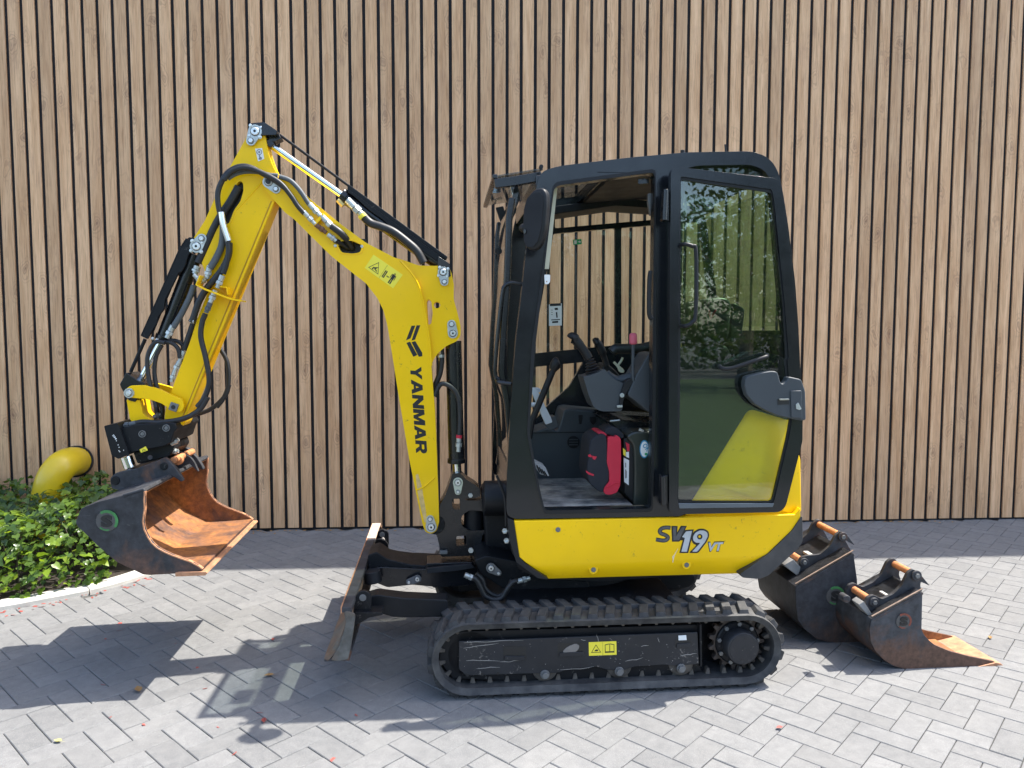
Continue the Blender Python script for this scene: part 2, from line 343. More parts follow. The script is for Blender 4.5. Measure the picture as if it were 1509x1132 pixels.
# herringbone pavers 210 x 105 mm, laid at 45 degrees to the wall
PW, PG = .1050, .0013
th = R(2.9) - R(45); e1 = Vector((math.cos(th), math.sin(th), 0)); e2 = Vector((math.sin(th), -math.cos(th), 0))
PO = Vector((1.3696, 3.1823, 0))
def paver_shape(L, W, tone):
    c = .0028; d = .05; m = MB()
    a, b = L/2-PG, W/2-PG
    top = [(-a+c,-b+c,0),(a-c,-b+c,0),(a-c,b-c,0),(-a+c,b-c,0)]; mid = [(-a,-b,-c),(a,-b,-c),(a,b,-c),(-a,b,-c)]; bot = [(x,y,-d) for x,y,_ in mid]
    m.add(top+mid+bot, [[0,1,2,3]]+[[4+k,4+(k+1)%4,(k+1)%4,k] for k in range(4)]+[[8+k,8+(k+1)%4,4+(k+1)%4,4+k] for k in range(4)]); return m
variants = []
rp = random.Random(3)
for k in range(10):
    m = paver_shape(2*PW, PW, 1); me = bpy.data.meshes.new('paver'); me.from_pydata(m.v, [], m.f); me.materials.append(PAV)
    at = me.attributes.new('tone', 'FLOAT', 'POINT'); tn = .93 + .14*k/9; at.data.foreach_set('value', [tn]*len(me.vertices)); variants.append(me)
KERBPX = [(-90,912),(-40,906),(0,900),(60,889),(140,873),(200,856),(245,838),(275,815),(290,786)]
kerbpts = [ground(*q) for q in KERBPX]
bedpoly = [(p.x, p.y) for p in cr(kerbpts, 6)] + [(-2.3, 5.9), (-9, 5.6), (-9, 3.5)]
def inside(x, y, poly):
    r = False; n = len(poly)
    for i in range(n):
        (x1,y1),(x2,y2) = poly[i], poly[i-1]
        if (y1 > y) != (y2 > y) and x < (x2-x1)*(y-y1)/(y2-y1)+x1: r = not r
    return r
wnrm = Vector((math.sin(WYAW), -math.cos(WYAW), 0)); wall0 = Vector((0, WD, 0))
spots = []
for i in range(-170, 171):
    for j in range(-90, 91):
        base = PO + (e1+e2)*PW*i + (e1*2-e2*2)*PW*j
        for hv in (0, 1):
            c = base + (e1*PW + e2*PW*.5 if hv == 0 else e1*PW*.5 + e2*PW*2)
            if abs(c.x) > 15.5 or c.y < -.6: continue
            if (c-wall0).dot(wnrm) < -.05: continue
            if inside(c.x, c.y, bedpoly): continue
            spots.append((c.x, c.y, hv))
def seen(x, y):
    d = CAMR.inverted() @ (Vector((x, y, 0)) - CAMP)
    if d.z > -.1: return False
    u, v = CX - F_PX*d.x/d.z, CY + F_PX*d.y/d.z; return -25 < u < 1534 and v < 1160
vis = sorted([s for s in spots if seen(s[0], s[1])], key=lambda s: s[0]**2 + s[1]**2)
# under the machine and behind things the photo shows nothing of the single stones: they go with the rest
hidden = []
def covered(x, y):
    return (-.42 < x < 1.28 and 3.2 < y < 4.1) or (1.55 < x < 2.3 and 3.62 < y < 3.95)
singles = [s for s in vis if not covered(s[0], s[1])][:300]; ss = set(singles)
rest = [s for s in spots if s not in ss]
ang = math.atan2(e1.y, e1.x)
def paver_mtx(x, y, hv):
    r = rp.random
    return Matrix.Translation((x, y, (r()-.6)*.0022)) @ Matrix.Rotation(ang + (R(90) if hv else 0) + (r()-.5)*.008, 4, 'Z') @ Matrix.Rotation((r()-.5)*.010, 4, 'X') @ Matrix.Rotation((r()-.5)*.006, 4, 'Y')
for x, y, hv in singles:
    o = bpy.data.objects.new('paver', rp.choice(variants)); C.objects.link(o); o.parent = pave; o.matrix_local = paver_mtx(x, y, hv)
base = paver_shape(2*PW, PW, 1); vs, fs, tones = [], [], []
for x, y, hv in rest:
    M = paver_mtx(x, y, hv); o = len(vs); vs += [tuple(M @ Vector(q)) for q in base.v]; fs += [[o+i for i in f] for f in base.f]; tones += [.93+.14*rp.random()]*len(base.v)
me = bpy.data.meshes.new('paver_field'); me.from_pydata(vs, [], fs); me.materials.append(PAV)
at = me.attributes.new('tone', 'FLOAT', 'POINT'); at.data.foreach_set('value', tones)
tag(link('paver_field', me, pave), kind='stuff')

# slatted wall
WH = 6.35
wall = MB().box((-8.2, .022, 0), (9.6, .25, WH)).build('slatted_wall', BACK); wall.matrix_world = wallm
tag(wall, 'tall wall clad in vertical brown wood slats with dark gaps between them', 'wall', kind='thing')
sw = SPIT*.775
m = MB().box((-sw/2, .008, .016), (sw/2, .0215, WH-.02)); slat0 = m.build('slat', WOOD, wall, bevel=.0015, seg=1)
for i in range(-5, 78):
    o = slat0 if i == -5 else clone(slat0, 'slat', wall); o.location = (S0 + SPIT*(i+.5), (random.random()-.5)*.0016, 0)
ext = MB()
for i in list(range(-41, -5)) + list(range(78, 123)): x = S0 + SPIT*(i+.5); ext.box((x-sw/2, .008, .016), (x+sw/2, .0215, WH-.02))
tag(ext.build('slat_field', WOOD, wall), kind='stuff')     # the slats beyond both edges of the photograph
m = MB().box((-8.3, -.03, WH), (9.7, .3, WH+.05)); m.build('roof_overhang', COVE, wall, bevel=.004)

# kerb round the planting bed, and the bed
kc = cr(kerbpts, 10); kerb = MB()
def kstone(pts):
    m = MB(); prof = [(0, -.05), (0, .020), (.008, .030), (.095, .034), (.103, .026), (.103, -.05)]
    vs = []
    for i, p in enumerate(pts):
        t = (pts[min(i+1, len(pts)-1)] - pts[max(i-1, 0)]).normalized(); nl = Vector((-t.y, t.x, 0))
        vs += [(p + nl*a + Vector((0, 0, b))) for a, b in prof]
    n = len(prof); fs = [[i*n+k, i*n+(k+1) % n, (i+1)*n+(k+1) % n, (i+1)*n+k] for i in range(len(pts)-1) for k in range(n)]
    fs += [list(range(n)), [(len(pts)-1)*n+k for k in range(n)][::-1]]
    m.add(vs, fs); return m
bed = MB(); bp = [(p.x, p.y) for p in kc] + [(-2.3, 5.95), (-9, 5.5), (-9, 3.6)]
bed.add([(x, y, -.006+.012) for x, y in bp], [list(range(len(bp)))]); tag(bed.build('soil', SOIL), kind='structure')
kerb = empty('kerb', Matrix()); tag(kerb, kind='structure')
cuts = [0, 18, 39, 55, 68, len(kc)-1]
for a, b in zip(cuts, cuts[1:]):
    seg = kc[a:b+1]; seg[-1] = seg[-1] + (seg[-2]-seg[-1]).normalized()*.006
    kstone(seg).build('kerb_stone', KRB, kerb, bevel=.003)

# ivy: single leaves, up to 300 as parts, the rest as one mass
def ivy_shape(k):
    r = random.Random(k); s = 1
    out = [(0,-.10),(.30,-.28),(.52,-.12),(.60,.18),(.40,.30),(.30,.52),(.0,1.0),(-.30,.52),(-.40,.30),(-.60,.18),(-.52,-.12),(-.30,-.28)]
    if k == 2: out = [(0,-.1),(.34,-.2),(.46,.1),(.36,.42),(0,.95),(-.36,.42),(-.46,.1),(-.34,-.2)]
    fold = .16 + .14*r.random(); droop = .22
    vs = [(0,.22,0)] + [(x, y, abs(x)*fold - droop*max(0, y-.2)**2*.8 - (.1 if abs(x) > .45 else 0)) for x, y in out]; n = len(out)
    return vs, [[0, 1+i, 1+(i+1) % n] for i in range(n)]
shapes = [ivy_shape(k) for k in range(3)]
bush = MB(); rb = random.Random(11)
gx = [(p.x, p.y) for p in kc]
def bush_top(x, y):
    # height of the ivy mass over the bed
    edge = min((Vector((x, y)) - Vector(q)).length for q in gx); h = (.435 if x > -3.6 else .455) * min(1, .34 + edge*2.4)
    return h + .03*math.sin(7*x+3*y) + .025*math.sin(13*x-5*y)
leaves = []
tries = 0
while len(leaves) < 7000 and tries < 120000:
    tries += 1
    x = rb.uniform(-5.2, -2.28); y = rb.uniform(3.5, 5.6)
    if not inside(x, y, bp): continue
    ed = min((Vector((x, y)) - Vector(q)).length for q in gx)
    if ed < .05 or (Vector((x, y, 0))-wall0).dot(wnrm) < .05: continue
    if x > -2.42 - (y-4.3)*.14: continue
    ht = bush_top(x, y)*(1 if x < -2.75 else max(.5, 1-(x+2.75)*1.2))
    z = ht - abs(rb.gauss(0, .10)) if rb.random() < .6 else rb.uniform(.02, ht)
    if z < .015: continue
    leaves.append((x, y, z, ht))
def leaf_m(x, y, z, ht):
    s = rb.uniform(.026, .056); d = Matrix.Rotation(rb.uniform(0, 6.28), 4, 'Z') @ Matrix.Rotation(rb.uniform(-.2, 1.0), 4, 'X') @ Matrix.Rotation(rb.uniform(-.5, .5), 4, 'Y')
    if rb.random() < .6: # lean outwards, to the light and the path
        d = Matrix.Rotation(rb.uniform(-.9, .9), 4, 'Z') @ Matrix.Rotation(rb.uniform(.2, 1.2), 4, 'X') @ Matrix.Rotation(3.14 + rb.uniform(-.7, .7), 4, 'Z')
    return Matrix.Translation((x, y, z)) @ d @ Matrix.Scale(s, 4)
# those nearest the path and highest show largest
leaves.sort(key=lambda q: q[1] - q[2]*1.2 + abs(q[0]+3)*.35)
ivy = empty('ivy_bush', Matrix.Translation((-3.2, 4.5, 0))); ivi = ivy.matrix_world.inverted()
tag(ivy, 'low glossy green ivy filling the bed inside the curved kerb', 'ivy')
leafme = []
for mat in (LEAF, LEAF, LEAF, LEAFY):
    for vsh, fsh in shapes:
        me = bpy.data.meshes.new('leaf'); me.from_pydata(vsh, [], fsh); me.materials.append(mat); me.polygons.foreach_set('use_smooth', [True]*len(me.polygons)); leafme.append(me)
front = [q for q in leaves if q[2] > q[3]-.16 or min((Vector(q[:2])-Vector(g)).length for g in gx) < .14]
pick = [q for q in front if q[0] > -4.4][:300]; pk = set(pick)
def young(q): return rb.random() < (.34 if q[2] < .30 and q[1] < 4.5 else .12)
for q in pick:
    me = leafme[9+rb.randrange(3)] if young(q) else leafme[rb.randrange(9)]
    o = bpy.data.objects.new('leaf', me); C.objects.link(o); o.parent = ivy; o.matrix_local = ivi @ leaf_m(*q)
vs, fs, tn, mi = [], [], [], []
for q in leaves:
    if q in pk: continue
    M = ivi @ leaf_m(*q); sv, sf = shapes[rb.randrange(3)]; o = len(vs); vs += [tuple(M @ Vector(p)) for p in sv]; fs += [[o+i for i in f] for f in sf]
    tn += [rb.random()]*len(sv); mi += [1 if young(q) else 0]*len(sf)
me = bpy.data.meshes.new('leaf_mass'); me.from_pydata(vs, [], fs); me.materials.append(LEAF); me.materials.append(LEAFY); me.polygons.foreach_set('material_index', mi)
me.polygons.foreach_set('use_smooth', [True]*len(fs)); at = me.attributes.new('tone', 'FLOAT', 'POINT'); at.data.foreach_set('value', tn)
tag(link('leaf_mass', me, ivy), kind='stuff')
st = MB()
for k in range(110):
    x, y, z, ht = rb.choice(leaves); q = Vector((x+rb.uniform(-.12, .12), y+rb.uniform(-.02, .15), 0)); e = Vector((x, y, z)); mid = (q+e)/2 + Vector((rb.uniform(-.05, .05), rb.uniform(-.05, .05), .04))
    st.tube([ivi @ p for p in cr([q, mid, e], 3)], .0028, 4)
tag(st.build('stem', BARK, ivy), kind='stuff')

# yellow bent pipe beside the ivy, its upper end running into the wall
pb = ground(70, 828); pb = Vector((-3.345, 5.30, 0))
def wpt(x, y, dist):   # photo point -> a point the given distance in front of the wall
    d = ray(x, y); t = ((wall0 + wnrm*dist) - CAMP).dot(wnrm)/d.dot(wnrm); return CAMP + d*t
pp = [wpt(71, 806, .34), wpt(71, 760, .34), wpt(72, 728, .34), wpt(79, 703, .33), wpt(91, 687, .28), wpt(103, 681, .17), wpt(112, 680, .03)]
pp[0].z = -.05
pm = MB(); pm.tube(cr(pp, 6), .107, 28); pipe = pm.build('bent_pipe', PIPY)
rm = MB(); a = cr(pp, 6); dd = (a[-1]-a[-3]).normalized(); rm.tube([a[-1]-dd*.012, a[-1]+dd*.01], .119, 28); rm.build('gap_shadow_ring', BACK, pipe, .004)  # black ring stands in for the gap shadow where the pipe meets the wall
rm = MB(); rm.tube([a[12]-(a[13]-a[12])*.1, a[12]+(a[13]-a[12])*.25], .109, 28); rm.build('weld_bead', PIPY, pipe, .001)
tag(pipe, 'thick yellow bent pipe rising out of the ivy against the slats', 'pipe')

# litter on the pavement
def dryleaf(px, py, s, mat, label, grp, rot):
    p = ground(px, py); m = MB()
    out = [(0,-.5),(.22,-.25),(.3,.05),(.16,.35),(0,.6),(-.16,.35),(-.3,.05),(-.22,-.25)]
    vs = [(0,0,.10)] + [(x*s, y*s, s*(.12+.35*abs(x)+.15*abs(y)*random.random())) for x, y in out]; vs[0] = (0, 0, s*.05)
    m.add(vs, [[0, 1+i, 1+(i+1) % 8] for i in range(8)]); m.add([(0, -.5*s, s*.1), (.02*s, -.5*s, s*.1), (.03*s, -.95*s, s*.2), (.01*s, -.95*s, s*.2)], [[0,1,2,3]])
    o = m.build('fallen_leaf', mat); o.location = p + Vector((0, 0, .002)); o.rotation_euler = (0, 0, rot); tag(o, label, 'leaf', grp); return o
dryleaf(204, 1019, .055, DRY, 'small tan dry leaf at the corner of the bucket shadow', 'dry leaves on the pavers', .6)
dryleaf(86, 1094, .034, DRYY, 'pale yellow dry leaf lying in a joint left of the mirror shadow', 'dry leaves on the pavers', 1.3)
dryleaf(397, 997, .042, DRY, 'brown curled leaf in the striped light patch of the cab shadow', 'dry leaves on the pavers', 1.9)
dryleaf(389, 1064, .035, PETAL, 'small reddish leaf just above the mirror shadow on the pavers', 'dry leaves on the pavers', .3)
dryleaf(1149, 1074, .030, PETAL, 'single red leaf scrap on bright pavers right of the track', 'dry leaves on the pavers', 2.0)
dryleaf(1459, 941, .035, DRY, 'tiny tan leaf on the pavers beyond the narrow bucket lip', 'dry leaves on the pavers', 2.6)
lit = MB(); rl = random.Random(5)
for k in range(330):
    if k < 90:   # red petal scraps caught near the kerb joints
        q = rl.choice(kc[12:62]); p = q + Vector((rl.gauss(0, .05), -abs(rl.gauss(0, .05))-.004, .002))
        if k > 74: p = ground(rl.uniform(0, 560), rl.uniform(905, 1130), .002)
    else:        # crumbs along the foot of the wall
        p = wall0 + Vector((math.cos(WYAW), math.sin(WYAW), 0))*rl.uniform(-2, 3.6) + wnrm*abs(rl.gauss(.015, .03)) + Vector((0, 0, .003))
    a = rl.uniform(0, 6.28); L, W_ = rl.uniform(.006, .018), rl.uniform(.003, .006); ux = Vector((math.cos(a), math.sin(a), 0)); uy = Vector((-ux.y, ux.x, .3))
    lit.cur = 0 if k < 90 else 1
    lit.add([p-ux*L-uy*W_, p+ux*L-uy*W_, p+ux*L*.7+uy*W_, p-ux*L*.7+uy*W_], [[0,1,2,3]])
tag(lit.build('litter', [PETAL, DRY]), kind='stuff')

# behind the camera: what the panes and the paint mirror
def tree(x, y, h, rc, label, seed):
    r = random.Random(seed); t = empty('tree', Matrix.Translation((x, y, 0))); tag(t, label, 'tree', 'trees across the lawn behind the camera')
    tr = MB(); tr.tube(cr([(0,0,-.1),(.08,.05,h*.3),(0,0,h*.55),(.1,0,h*.9)], 4), [.22-.18*k/12 for k in range(13)], 8)
    cl = []
    for k in range(9):
        a = r.uniform(0, 6.28); z = h*r.uniform(.2, .6); e = Vector((math.cos(a)*rc*.7, math.sin(a)*rc*.7, z + h*.22)); tr.tube(cr([(0,0,z),(e.x*.5,e.y*.5,z+h*.07),e], 3), [.08-.06*j/6 for j in range(7)], 5); cl.append(e)
    tr.build('trunk', BARK, t); vs, fs, tn = [], [], []
    cl += [Vector((r.gauss(0, rc*.45), r.gauss(0, rc*.45), h*(.24+.72*r.random()))) for _ in range(34)]
    for k in range(3900):
        c = r.choice(cl); p = c + Vector((r.gauss(0, .42), r.gauss(0, .42), r.gauss(0, .36)))*rc*.42; a = Vector((r.gauss(0,1), r.gauss(0,1), r.gauss(0,1))).normalized(); b = a.orthogonal().normalized(); s = r.uniform(.06, .13)
        o = len(vs); vs += [p-a*s, p+b*s*.5, p+a*s, p-b*s*.5]; fs.append([o,o+1,o+2,o+3]); tn += [r.random()]*4
    me = bpy.data.meshes.new('crown'); me.from_pydata([tuple(q) for q in vs], [], fs); me.materials.append(TLEAF); at = me.attributes.new('tone', 'FLOAT', 'POINT'); at.data.foreach_set('value', tn); link('crown', me, t)
tree(9.4, -13, 7.2, 2.5, 'broad leafy tree across the lawn mirrored in the door glass', 21)
tree(13.5, -18, 7.6, 2.6, 'leafy tree right of the broad one, farther across the lawn', 22)
tree(-4.2, -17.5, 7.0, 2.1, 'leafy tree on the far left of the lawn', 23)
tree(6.8, -20, 5.8, 2.0, 'smaller leafy tree left of the broad one by the hedge', 24)
tree(11.5, -24.5, 6.4, 2.8, 'bushy tree behind the hedge, left of two', 25)
tree(17, -25, 6.0, 3.0, 'bushy tree behind the hedge, right of two', 26)
hd = []; rh = random.Random(9)
for k in range(9000):
    f = rh.random(); x = rh.uniform(-16, 18); y = -22 + rh.gauss(0, .35); z = rh.uniform(.05, 1.95); hd.append((x, y, min(z, 1.85+.08*math.sin(3*x))))
vs, fs, tn = [], [], []
for p in hd:
    p = Vector(p); a = Vector((rh.gauss(0,1), rh.gauss(0,1), rh.gauss(0,1))).normalized(); b = a.orthogonal().normalized(); s = rh.uniform(.08, .15); o = len(vs); vs += [p-a*s, p+b*s*.6, p+a*s, p-b*s*.6]; fs.append([o,o+1,o+2,o+3]); tn += [rh.random()]*4
me = bpy.data.meshes.new('hedge'); me.from_pydata([tuple(q) for q in vs], [], fs); me.materials.append(TLEAF); at = me.attributes.new('tone', 'FLOAT', 'POINT'); at.data.foreach_set('value', tn)
tag(link('hedge', me), 'long clipped hedge beyond the lawn behind the camera', 'hedge', kind='thing')
hm = Matrix.Translation((7.0, -36, 0)); house = empty('house', hm); tag(house, 'pale rendered house with a dark roof beyond the hedge', 'house')
MB().box((-6, -4, 0), (6, 4, 3.2)).build('wall', REND, house); MB().prism([(-6.4,3.15),(6.4,3.15),(6.4,3.25),(0,6.2),(-6.4,3.25)], -4.4, 4.4).build('roof', ROOFT, house)
for k in range(4): MB().box((-4.8+2.7*k, 3.98, .9), (-3.3+2.7*k, 4.05, 2.4)).build('window', WIND, house)

# ================================================================== THE MINI EXCAVATOR
MYAW = R(5.1); g0 = ground(890, 1024.5)
EX = Frame(g0, MYAW); exm = EX.m; P, PS, P3 = EX.p, EX.ps, EX.p3
mach = empty('mini_excavator', exm)
tag(mach, 'yellow and black mini excavator with open cab door on rubber tracks', 'excavator')
def part(mb, name, mat, parent=mach, bevel=.003, seg=2, **k): return mb.build(name, mat, parent, bevel, seg, **k)
def plate(crop, pts, v0, v1, r=0, holes=(), vp=None):
    vp = v0 if vp is None else vp; o = PS(vp, crop, pts); o = rnd(o, r) if r else o
    return MB().prism(o, v0, v1, [PS(vp, crop, h) for h in holes])
def hexb(mb, c, v, r, h): mb.prism(circ(c, r, 6), v-h, v+.002); return mb
def pin(crop, a, ra, b, rb, v, parent, mat=None, name='pin_retainer', bolts=0):
    """pin end with its keeper plate, on the near face v"""
    s = EX.sc(v)/CROP[crop][2]; A, B = P(v, crop, a), P(v, crop, b); k = MB()
    k.prism(lobe(A, ra*s, B, rb*s), v-.008, v+.002, [circ(A, ra*s*.70, 20)]); o = part(k, name, mat or ZNC, parent, .0015)
    k = MB(); k.prism(circ(A, ra*s*.72, 20), v-.002, v+.002); k.build('pin_gap_shade', INK, parent)  # black disc paints the shade in the gap round the pin head
    k = MB(); k.tube([(A[0], v+.002, A[1]), (A[0], v-.011, A[1]), (A[0], v-.014, A[1])], [ra*s*.60, ra*s*.60, ra*s*.50], 20); part(k, 'pin_head', ZNL, parent, 0)
    k = MB(); k.prism(circ(A, ra*s*.20, 12), v-.0146, v-.012); k.build('pin_centre', INK, parent)
    k = MB(); k.prism(circ(B, rb*s*.70, 18), v-.0095, v-.007); k.build('washer', ZND, parent); k = MB(); hexb(k, B, v-.009, rb*s*.52, .009); part(k, 'bolt', ZNL, parent, .0015)
    for q in range(bolts):
        k = MB(); c_ = (A[0]+ra*s*1.05*math.cos(q*1.6+.6), A[1]+ra*s*1.05*math.sin(q*1.6+.6)); k.prism(circ(c_, ra*s*.30, 12), v-.006, v+.001); hexb(k, c_, v-.006, ra*s*.20, .007); part(k, 'bolt', ZNL, parent, .001)
    return o
def hose(crop, pts, r, v, parent=mach, mat=None, name='hose', sub=6):
    q = [P3(t[2] if len(t) > 2 else v, crop, t[:2]) for t in pts]; return MB().tube(cr(q, sub), r, 10).build(name, mat or HOSE, parent)
def fitting(crop, a, b, r, v, parent, mat=None, name='hose_fitting'):
    A, B = P3(a[2] if len(a) > 2 else v, crop, a[:2]), P3(b[2] if len(b) > 2 else v, crop, b[:2]); m = MB(); d = B-A
    m.tube([A, A+d*.42], r, 10); m.tube([A+d*.42, A+d*.47, A+d*.70, A+d*.72], [r*.7, r*1.25, r*1.25, r*.7], 6); m.tube([A+d*.72, B], r*.85, 10)
    return m.build(name, mat or ZNC, parent)
def text(name, s, o, xd, length, height, v, mat, parent, shear=0, bold=0, extrude=.0006, flipz=1):
    cu = bpy.data.curves.new('t', 'FONT'); cu.body = s; cu.size = 1; cu.extrude = .01; cu.shear = shear; cu.offset = bold; cu.resolution_u = 3
    ob = bpy.data.objects.new('t', cu); C.objects.link(ob); me = bpy.data.meshes.new_from_object(ob.evaluated_get(bpy.context.evaluated_depsgraph_get())); bpy.data.objects.remove(ob); bpy.data.curves.remove(cu)
    xs = [q.co.x for q in me.vertices]; ys = [q.co.y for q in me.vertices]; x0, x1, y0, y1 = min(xs), max(xs), min(ys), max(ys)
    xd = Vector(xd).normalized(); yd = Vector((-xd.y, xd.x))
    for q in me.vertices:
        a = (q.co.x-x0)/(x1-x0)*length; b = (q.co.y-y0)/(y1-y0)*height; z = q.co.z
        w = Vector(o) + xd*a + yd*b; q.co = (w.x, v + OFFV[0] - extrude*(1 if z > 0 else 0), w.y)
    me.materials.clear(); me.materials.append(mat); return link(name, me, parent)
def flat(mb, pts, v, t=.0006): return mb.prism(pts, v-t, v+.0003)

ZNL = mk('bright_zinc', (.70,.73,.72), .3, metal=.7, var=.1, vs=60)
TOOTH = mk('dusty_tooth', (.085,.078,.070), .6, metal=.3, var=.4, vs=30, dust=.5, dcol=(.20,.17,.14))
# ---------------- tracks
zt = P(0, 'H', (600, 246))[1]; LUG = .018; uL = P(0, 'H', (52, 380))[0]; uR = P(0, 'H', (1425, 352))[0]
rT = (zt - LUG)/2; zc = rT + LUG; cL, cR = uL + rT + LUG*.8, uR - rT - LUG*.8; TH = .030; TW = .23
per = 2*(cR-cL) + 2*math.pi*rT
def tpos(s):   # point and outward normal on the outer face of the belt, s metres along it
    s %= per; a = cR-cL; h = math.pi*rT
    if s < a: return (cL+s, zc-rT), (0, -1), (1, 0)
    s -= a
    if s < h: t = -math.pi/2 + s/rT; return (cR+rT*math.cos(t), zc+rT*math.sin(t)), (math.cos(t), math.sin(t)), (-math.sin(t), math.cos(t))
    s -= h
    if s < a: return (cR-s, zc+rT), (0, 1), (-1, 0)
    s -= a; t = math.pi/2 + s/rT; return (cL+rT*math.cos(t), zc+rT*math.sin(t)), (math.cos(t), math.sin(t)), (-math.sin(t), math.cos(t))
def track(v0, near):
    N = 96; vs = []; prof = [(-TH, .012), (-.004, 0), (0, .008), (0, TW-.008), (-.004, TW), (-TH, TW-.012)]
    for k in range(N):
        p, nn, _ = tpos(per*k/N)
        vs += [(p[0]+nn[0]*a, v0+b, p[1]+nn[1]*a) for a, b in prof]
    n = 6; fs = [[i*n+k, ((i+1) % N)*n+k, ((i+1) % N)*n+(k+1) % n, i*n+(k+1) % n] for i in range(N) for k in range(n)]
    belt = MB().add(vs, fs).build('rubber_track', RUB, mach, smooth=50)
    NL = 46; lug = MB()     # one tread block: skewed, wider at its foot
    def block(y0, y1, sk):
        a, b = .025, .019
        q = [(-a+sk, y0, -.004), (a+sk, y0, -.004), (a-sk, y1, -.004), (-a-sk, y1, -.004)]; t = [(-b+sk, y0+.006, LUG), (b+sk, y0+.006, LUG), (b-sk, y1-.006, LUG), (-b-sk, y1-.006, LUG)]
        return q+t, [[0,3,2,1],[4,5,6,7],[0,1,5,4],[1,2,6,5],[2,3,7,6],[3,0,4,7]]
    shapes_ = [block(.010, .125, .014), block(.110, TW-.010, -.014)]
    tooth = MB().prism(rnd([(-.012, -.002), (.012, -.002), (.006, .026), (-.006, .026)], .004), -.014, .014)
    proto = None; far = MB()
    for k in range(NL):
        for row in (0, 1):
            p, nn, tt = tpos(per*(k + .5*row)/NL); M = Matrix(((tt[0], 0, nn[0], p[0]), (0, 1, 0, v0), (tt[1], 0, nn[1], p[1]), (0, 0, 0, 1)))
            if near:
                if k == 0:
                    proto_ = MB().add(*shapes_[row]).build('tread_block', RUB, belt, .003, 1); proto_.matrix_local = M
                    if row == 0: pr0 = proto_
                    else: pr1 = proto_
                else: clone(pr0 if row == 0 else pr1, 'tread_block', belt, M)
            else: far.add([M @ Vector(q) for q in shapes_[row][0]], shapes_[row][1])
        # steel drive teeth on the inside
        p, nn, tt = tpos(per*(k+.25)/NL); M = Matrix(((tt[0], 0, -nn[0], p[0]-nn[0]*TH), (0, 1, 0, v0+TW*.5-.045), (tt[1], 0, -nn[1], p[1]-nn[1]*TH), (0, 0, 0, 1)))
        if near:
            if k == 0: tp = tooth.build('drive_tooth', TOOTH, belt, .002, 1); tp.matrix_local = M
            else: clone(tp, 'drive_tooth', belt, M)
    if not near: far.build('tread', RUB, belt)
    return belt
track(0, True); track(1.07, False)

def frame_(v, near):
    m = MB(); q = PS(v, 'H', [(172,326),(1088,291),(1093,414),(1035,418),(985,420),(960,416),(930,418),(845,424),(800,438),(740,436),(700,424),(590,432),(560,446),(510,450),(440,450),(200,458),(172,432)]) if near else None
    if near: m.prism(rnd(q, .006), v, v+.012)
    return m
SV = .035
tf = part(frame_(SV, True), 'track_frame', FRM)
# the body of the frame behind the side plate, dark web, end plate
m = MB(); m.prism(PS(.06, 'H', [(110,290),(1095,262),(1100,440),(1010,455),(500,478),(150,470),(95,400)]), .06, .19); part(m, 'frame_web', BLK, tf)
m = MB(); m.prism(PS(.19, 'H', [(1000,250),(1330,235),(1370,330),(1330,430),(1000,450)]), .19, .20); part(m, 'dark_shade_plate', BLK, tf)  # added dark plate, stands in for the darkness behind the sprocket
m = MB(); m.prism(PS(.03, 'H', [(1095,262),(1104,262),(1106,420),(1098,428)]), .03, .12); part(m, 'end_plate', BLK, tf)
# three foot cut-outs with raised rims
for a in ([(343,345),(430,345),(430,395),(343,395)], [(552,332),(655,330),(655,378),(552,382)], [(1000,318),(1062,316),(1064,345),(1002,348)]):
    q = PS(SV, 'H', a); k = MB(); k.prism(rnd(q, .004), SV-.0008, SV+.001); part(k, 'recess', INK, tf, 0)
    k = MB(); b = PS(SV, 'H', [(a[3][0]+6, a[3][1]-14), (a[2][0]-6, a[2][1]-14), (a[2][0]-3, a[2][1]+2), (a[3][0]+3, a[3][1]+2)]); k.prism(rnd(b, .003), SV-.006, SV+.001); part(k, 'step_lip', FRM, tf, .002)
k = MB(); k.prism(rnd(PS(SV, 'H', [(570,362),(590,345),(620,333),(636,342),(628,360),(600,378),(578,382)]), .01), SV-.003, SV+.002); part(k, 'grease_point', mk('dusty_steel', (.20,.18,.16), .7, var=.3), tf, .001)
k = MB(); k.prism(PS(SV, 'H', [(1013,303),(1043,301),(1045,320),(1014,321)]), SV-.004, SV); part(k, 'serial_sticker', WHT, tf, .001)
for a in ((205,455),(262,452),(322,448)): part(MB().prism(circ(P(SV, 'H', a), .007, 10), SV-.001, SV+.001), 'bolt_hole', INK, tf, 0)
# scratches worn into the plate
sc = MB(); rs = random.Random(4)
for a, b in (((190,352),(325,332)), ((200,398),(330,402)), ((560,435),(690,424)), ((810,402),(880,390)), ((870,345),(900,342)), ((330,405),(420,398)), ((190,330),(420,322)), ((640,320),(660,322)), ((1020,380),(1085,372)), ((700,300),(712,338)), ((935,312),(942,330)), ((240,430),(330,424))):
    d = Vector(b)-Vector(a); nn = Vector((-d.y, d.x)).normalized(); pts = [Vector(a)+d*t+nn*rs.gauss(0, 1.4) for t in (0, .2, .4, .6, .8, 1)]
    w = [.3, .9, .7, 1.0, .6, .2]; sc.prism(PS(SV, 'H', [tuple(p+nn*x) for p, x in zip(pts, w)] + [tuple(p-nn*x) for p, x in zip(pts[::-1], w[::-1])]), SV-.0006, SV+.0005)
for _ in range(60):
    x, y = rs.uniform(185, 1080), rs.uniform(325, 440); w = rs.uniform(.5, 1.5); sc.prism(PS(SV, 'H', circ((x, y), w, 5, rs.uniform(.5, 1.8))), SV-.0006, SV+.0005)
tag(sc.build('scratches', mk('scratched_metal', (.33,.31,.28), .5, var=.2), tf), kind='stuff')
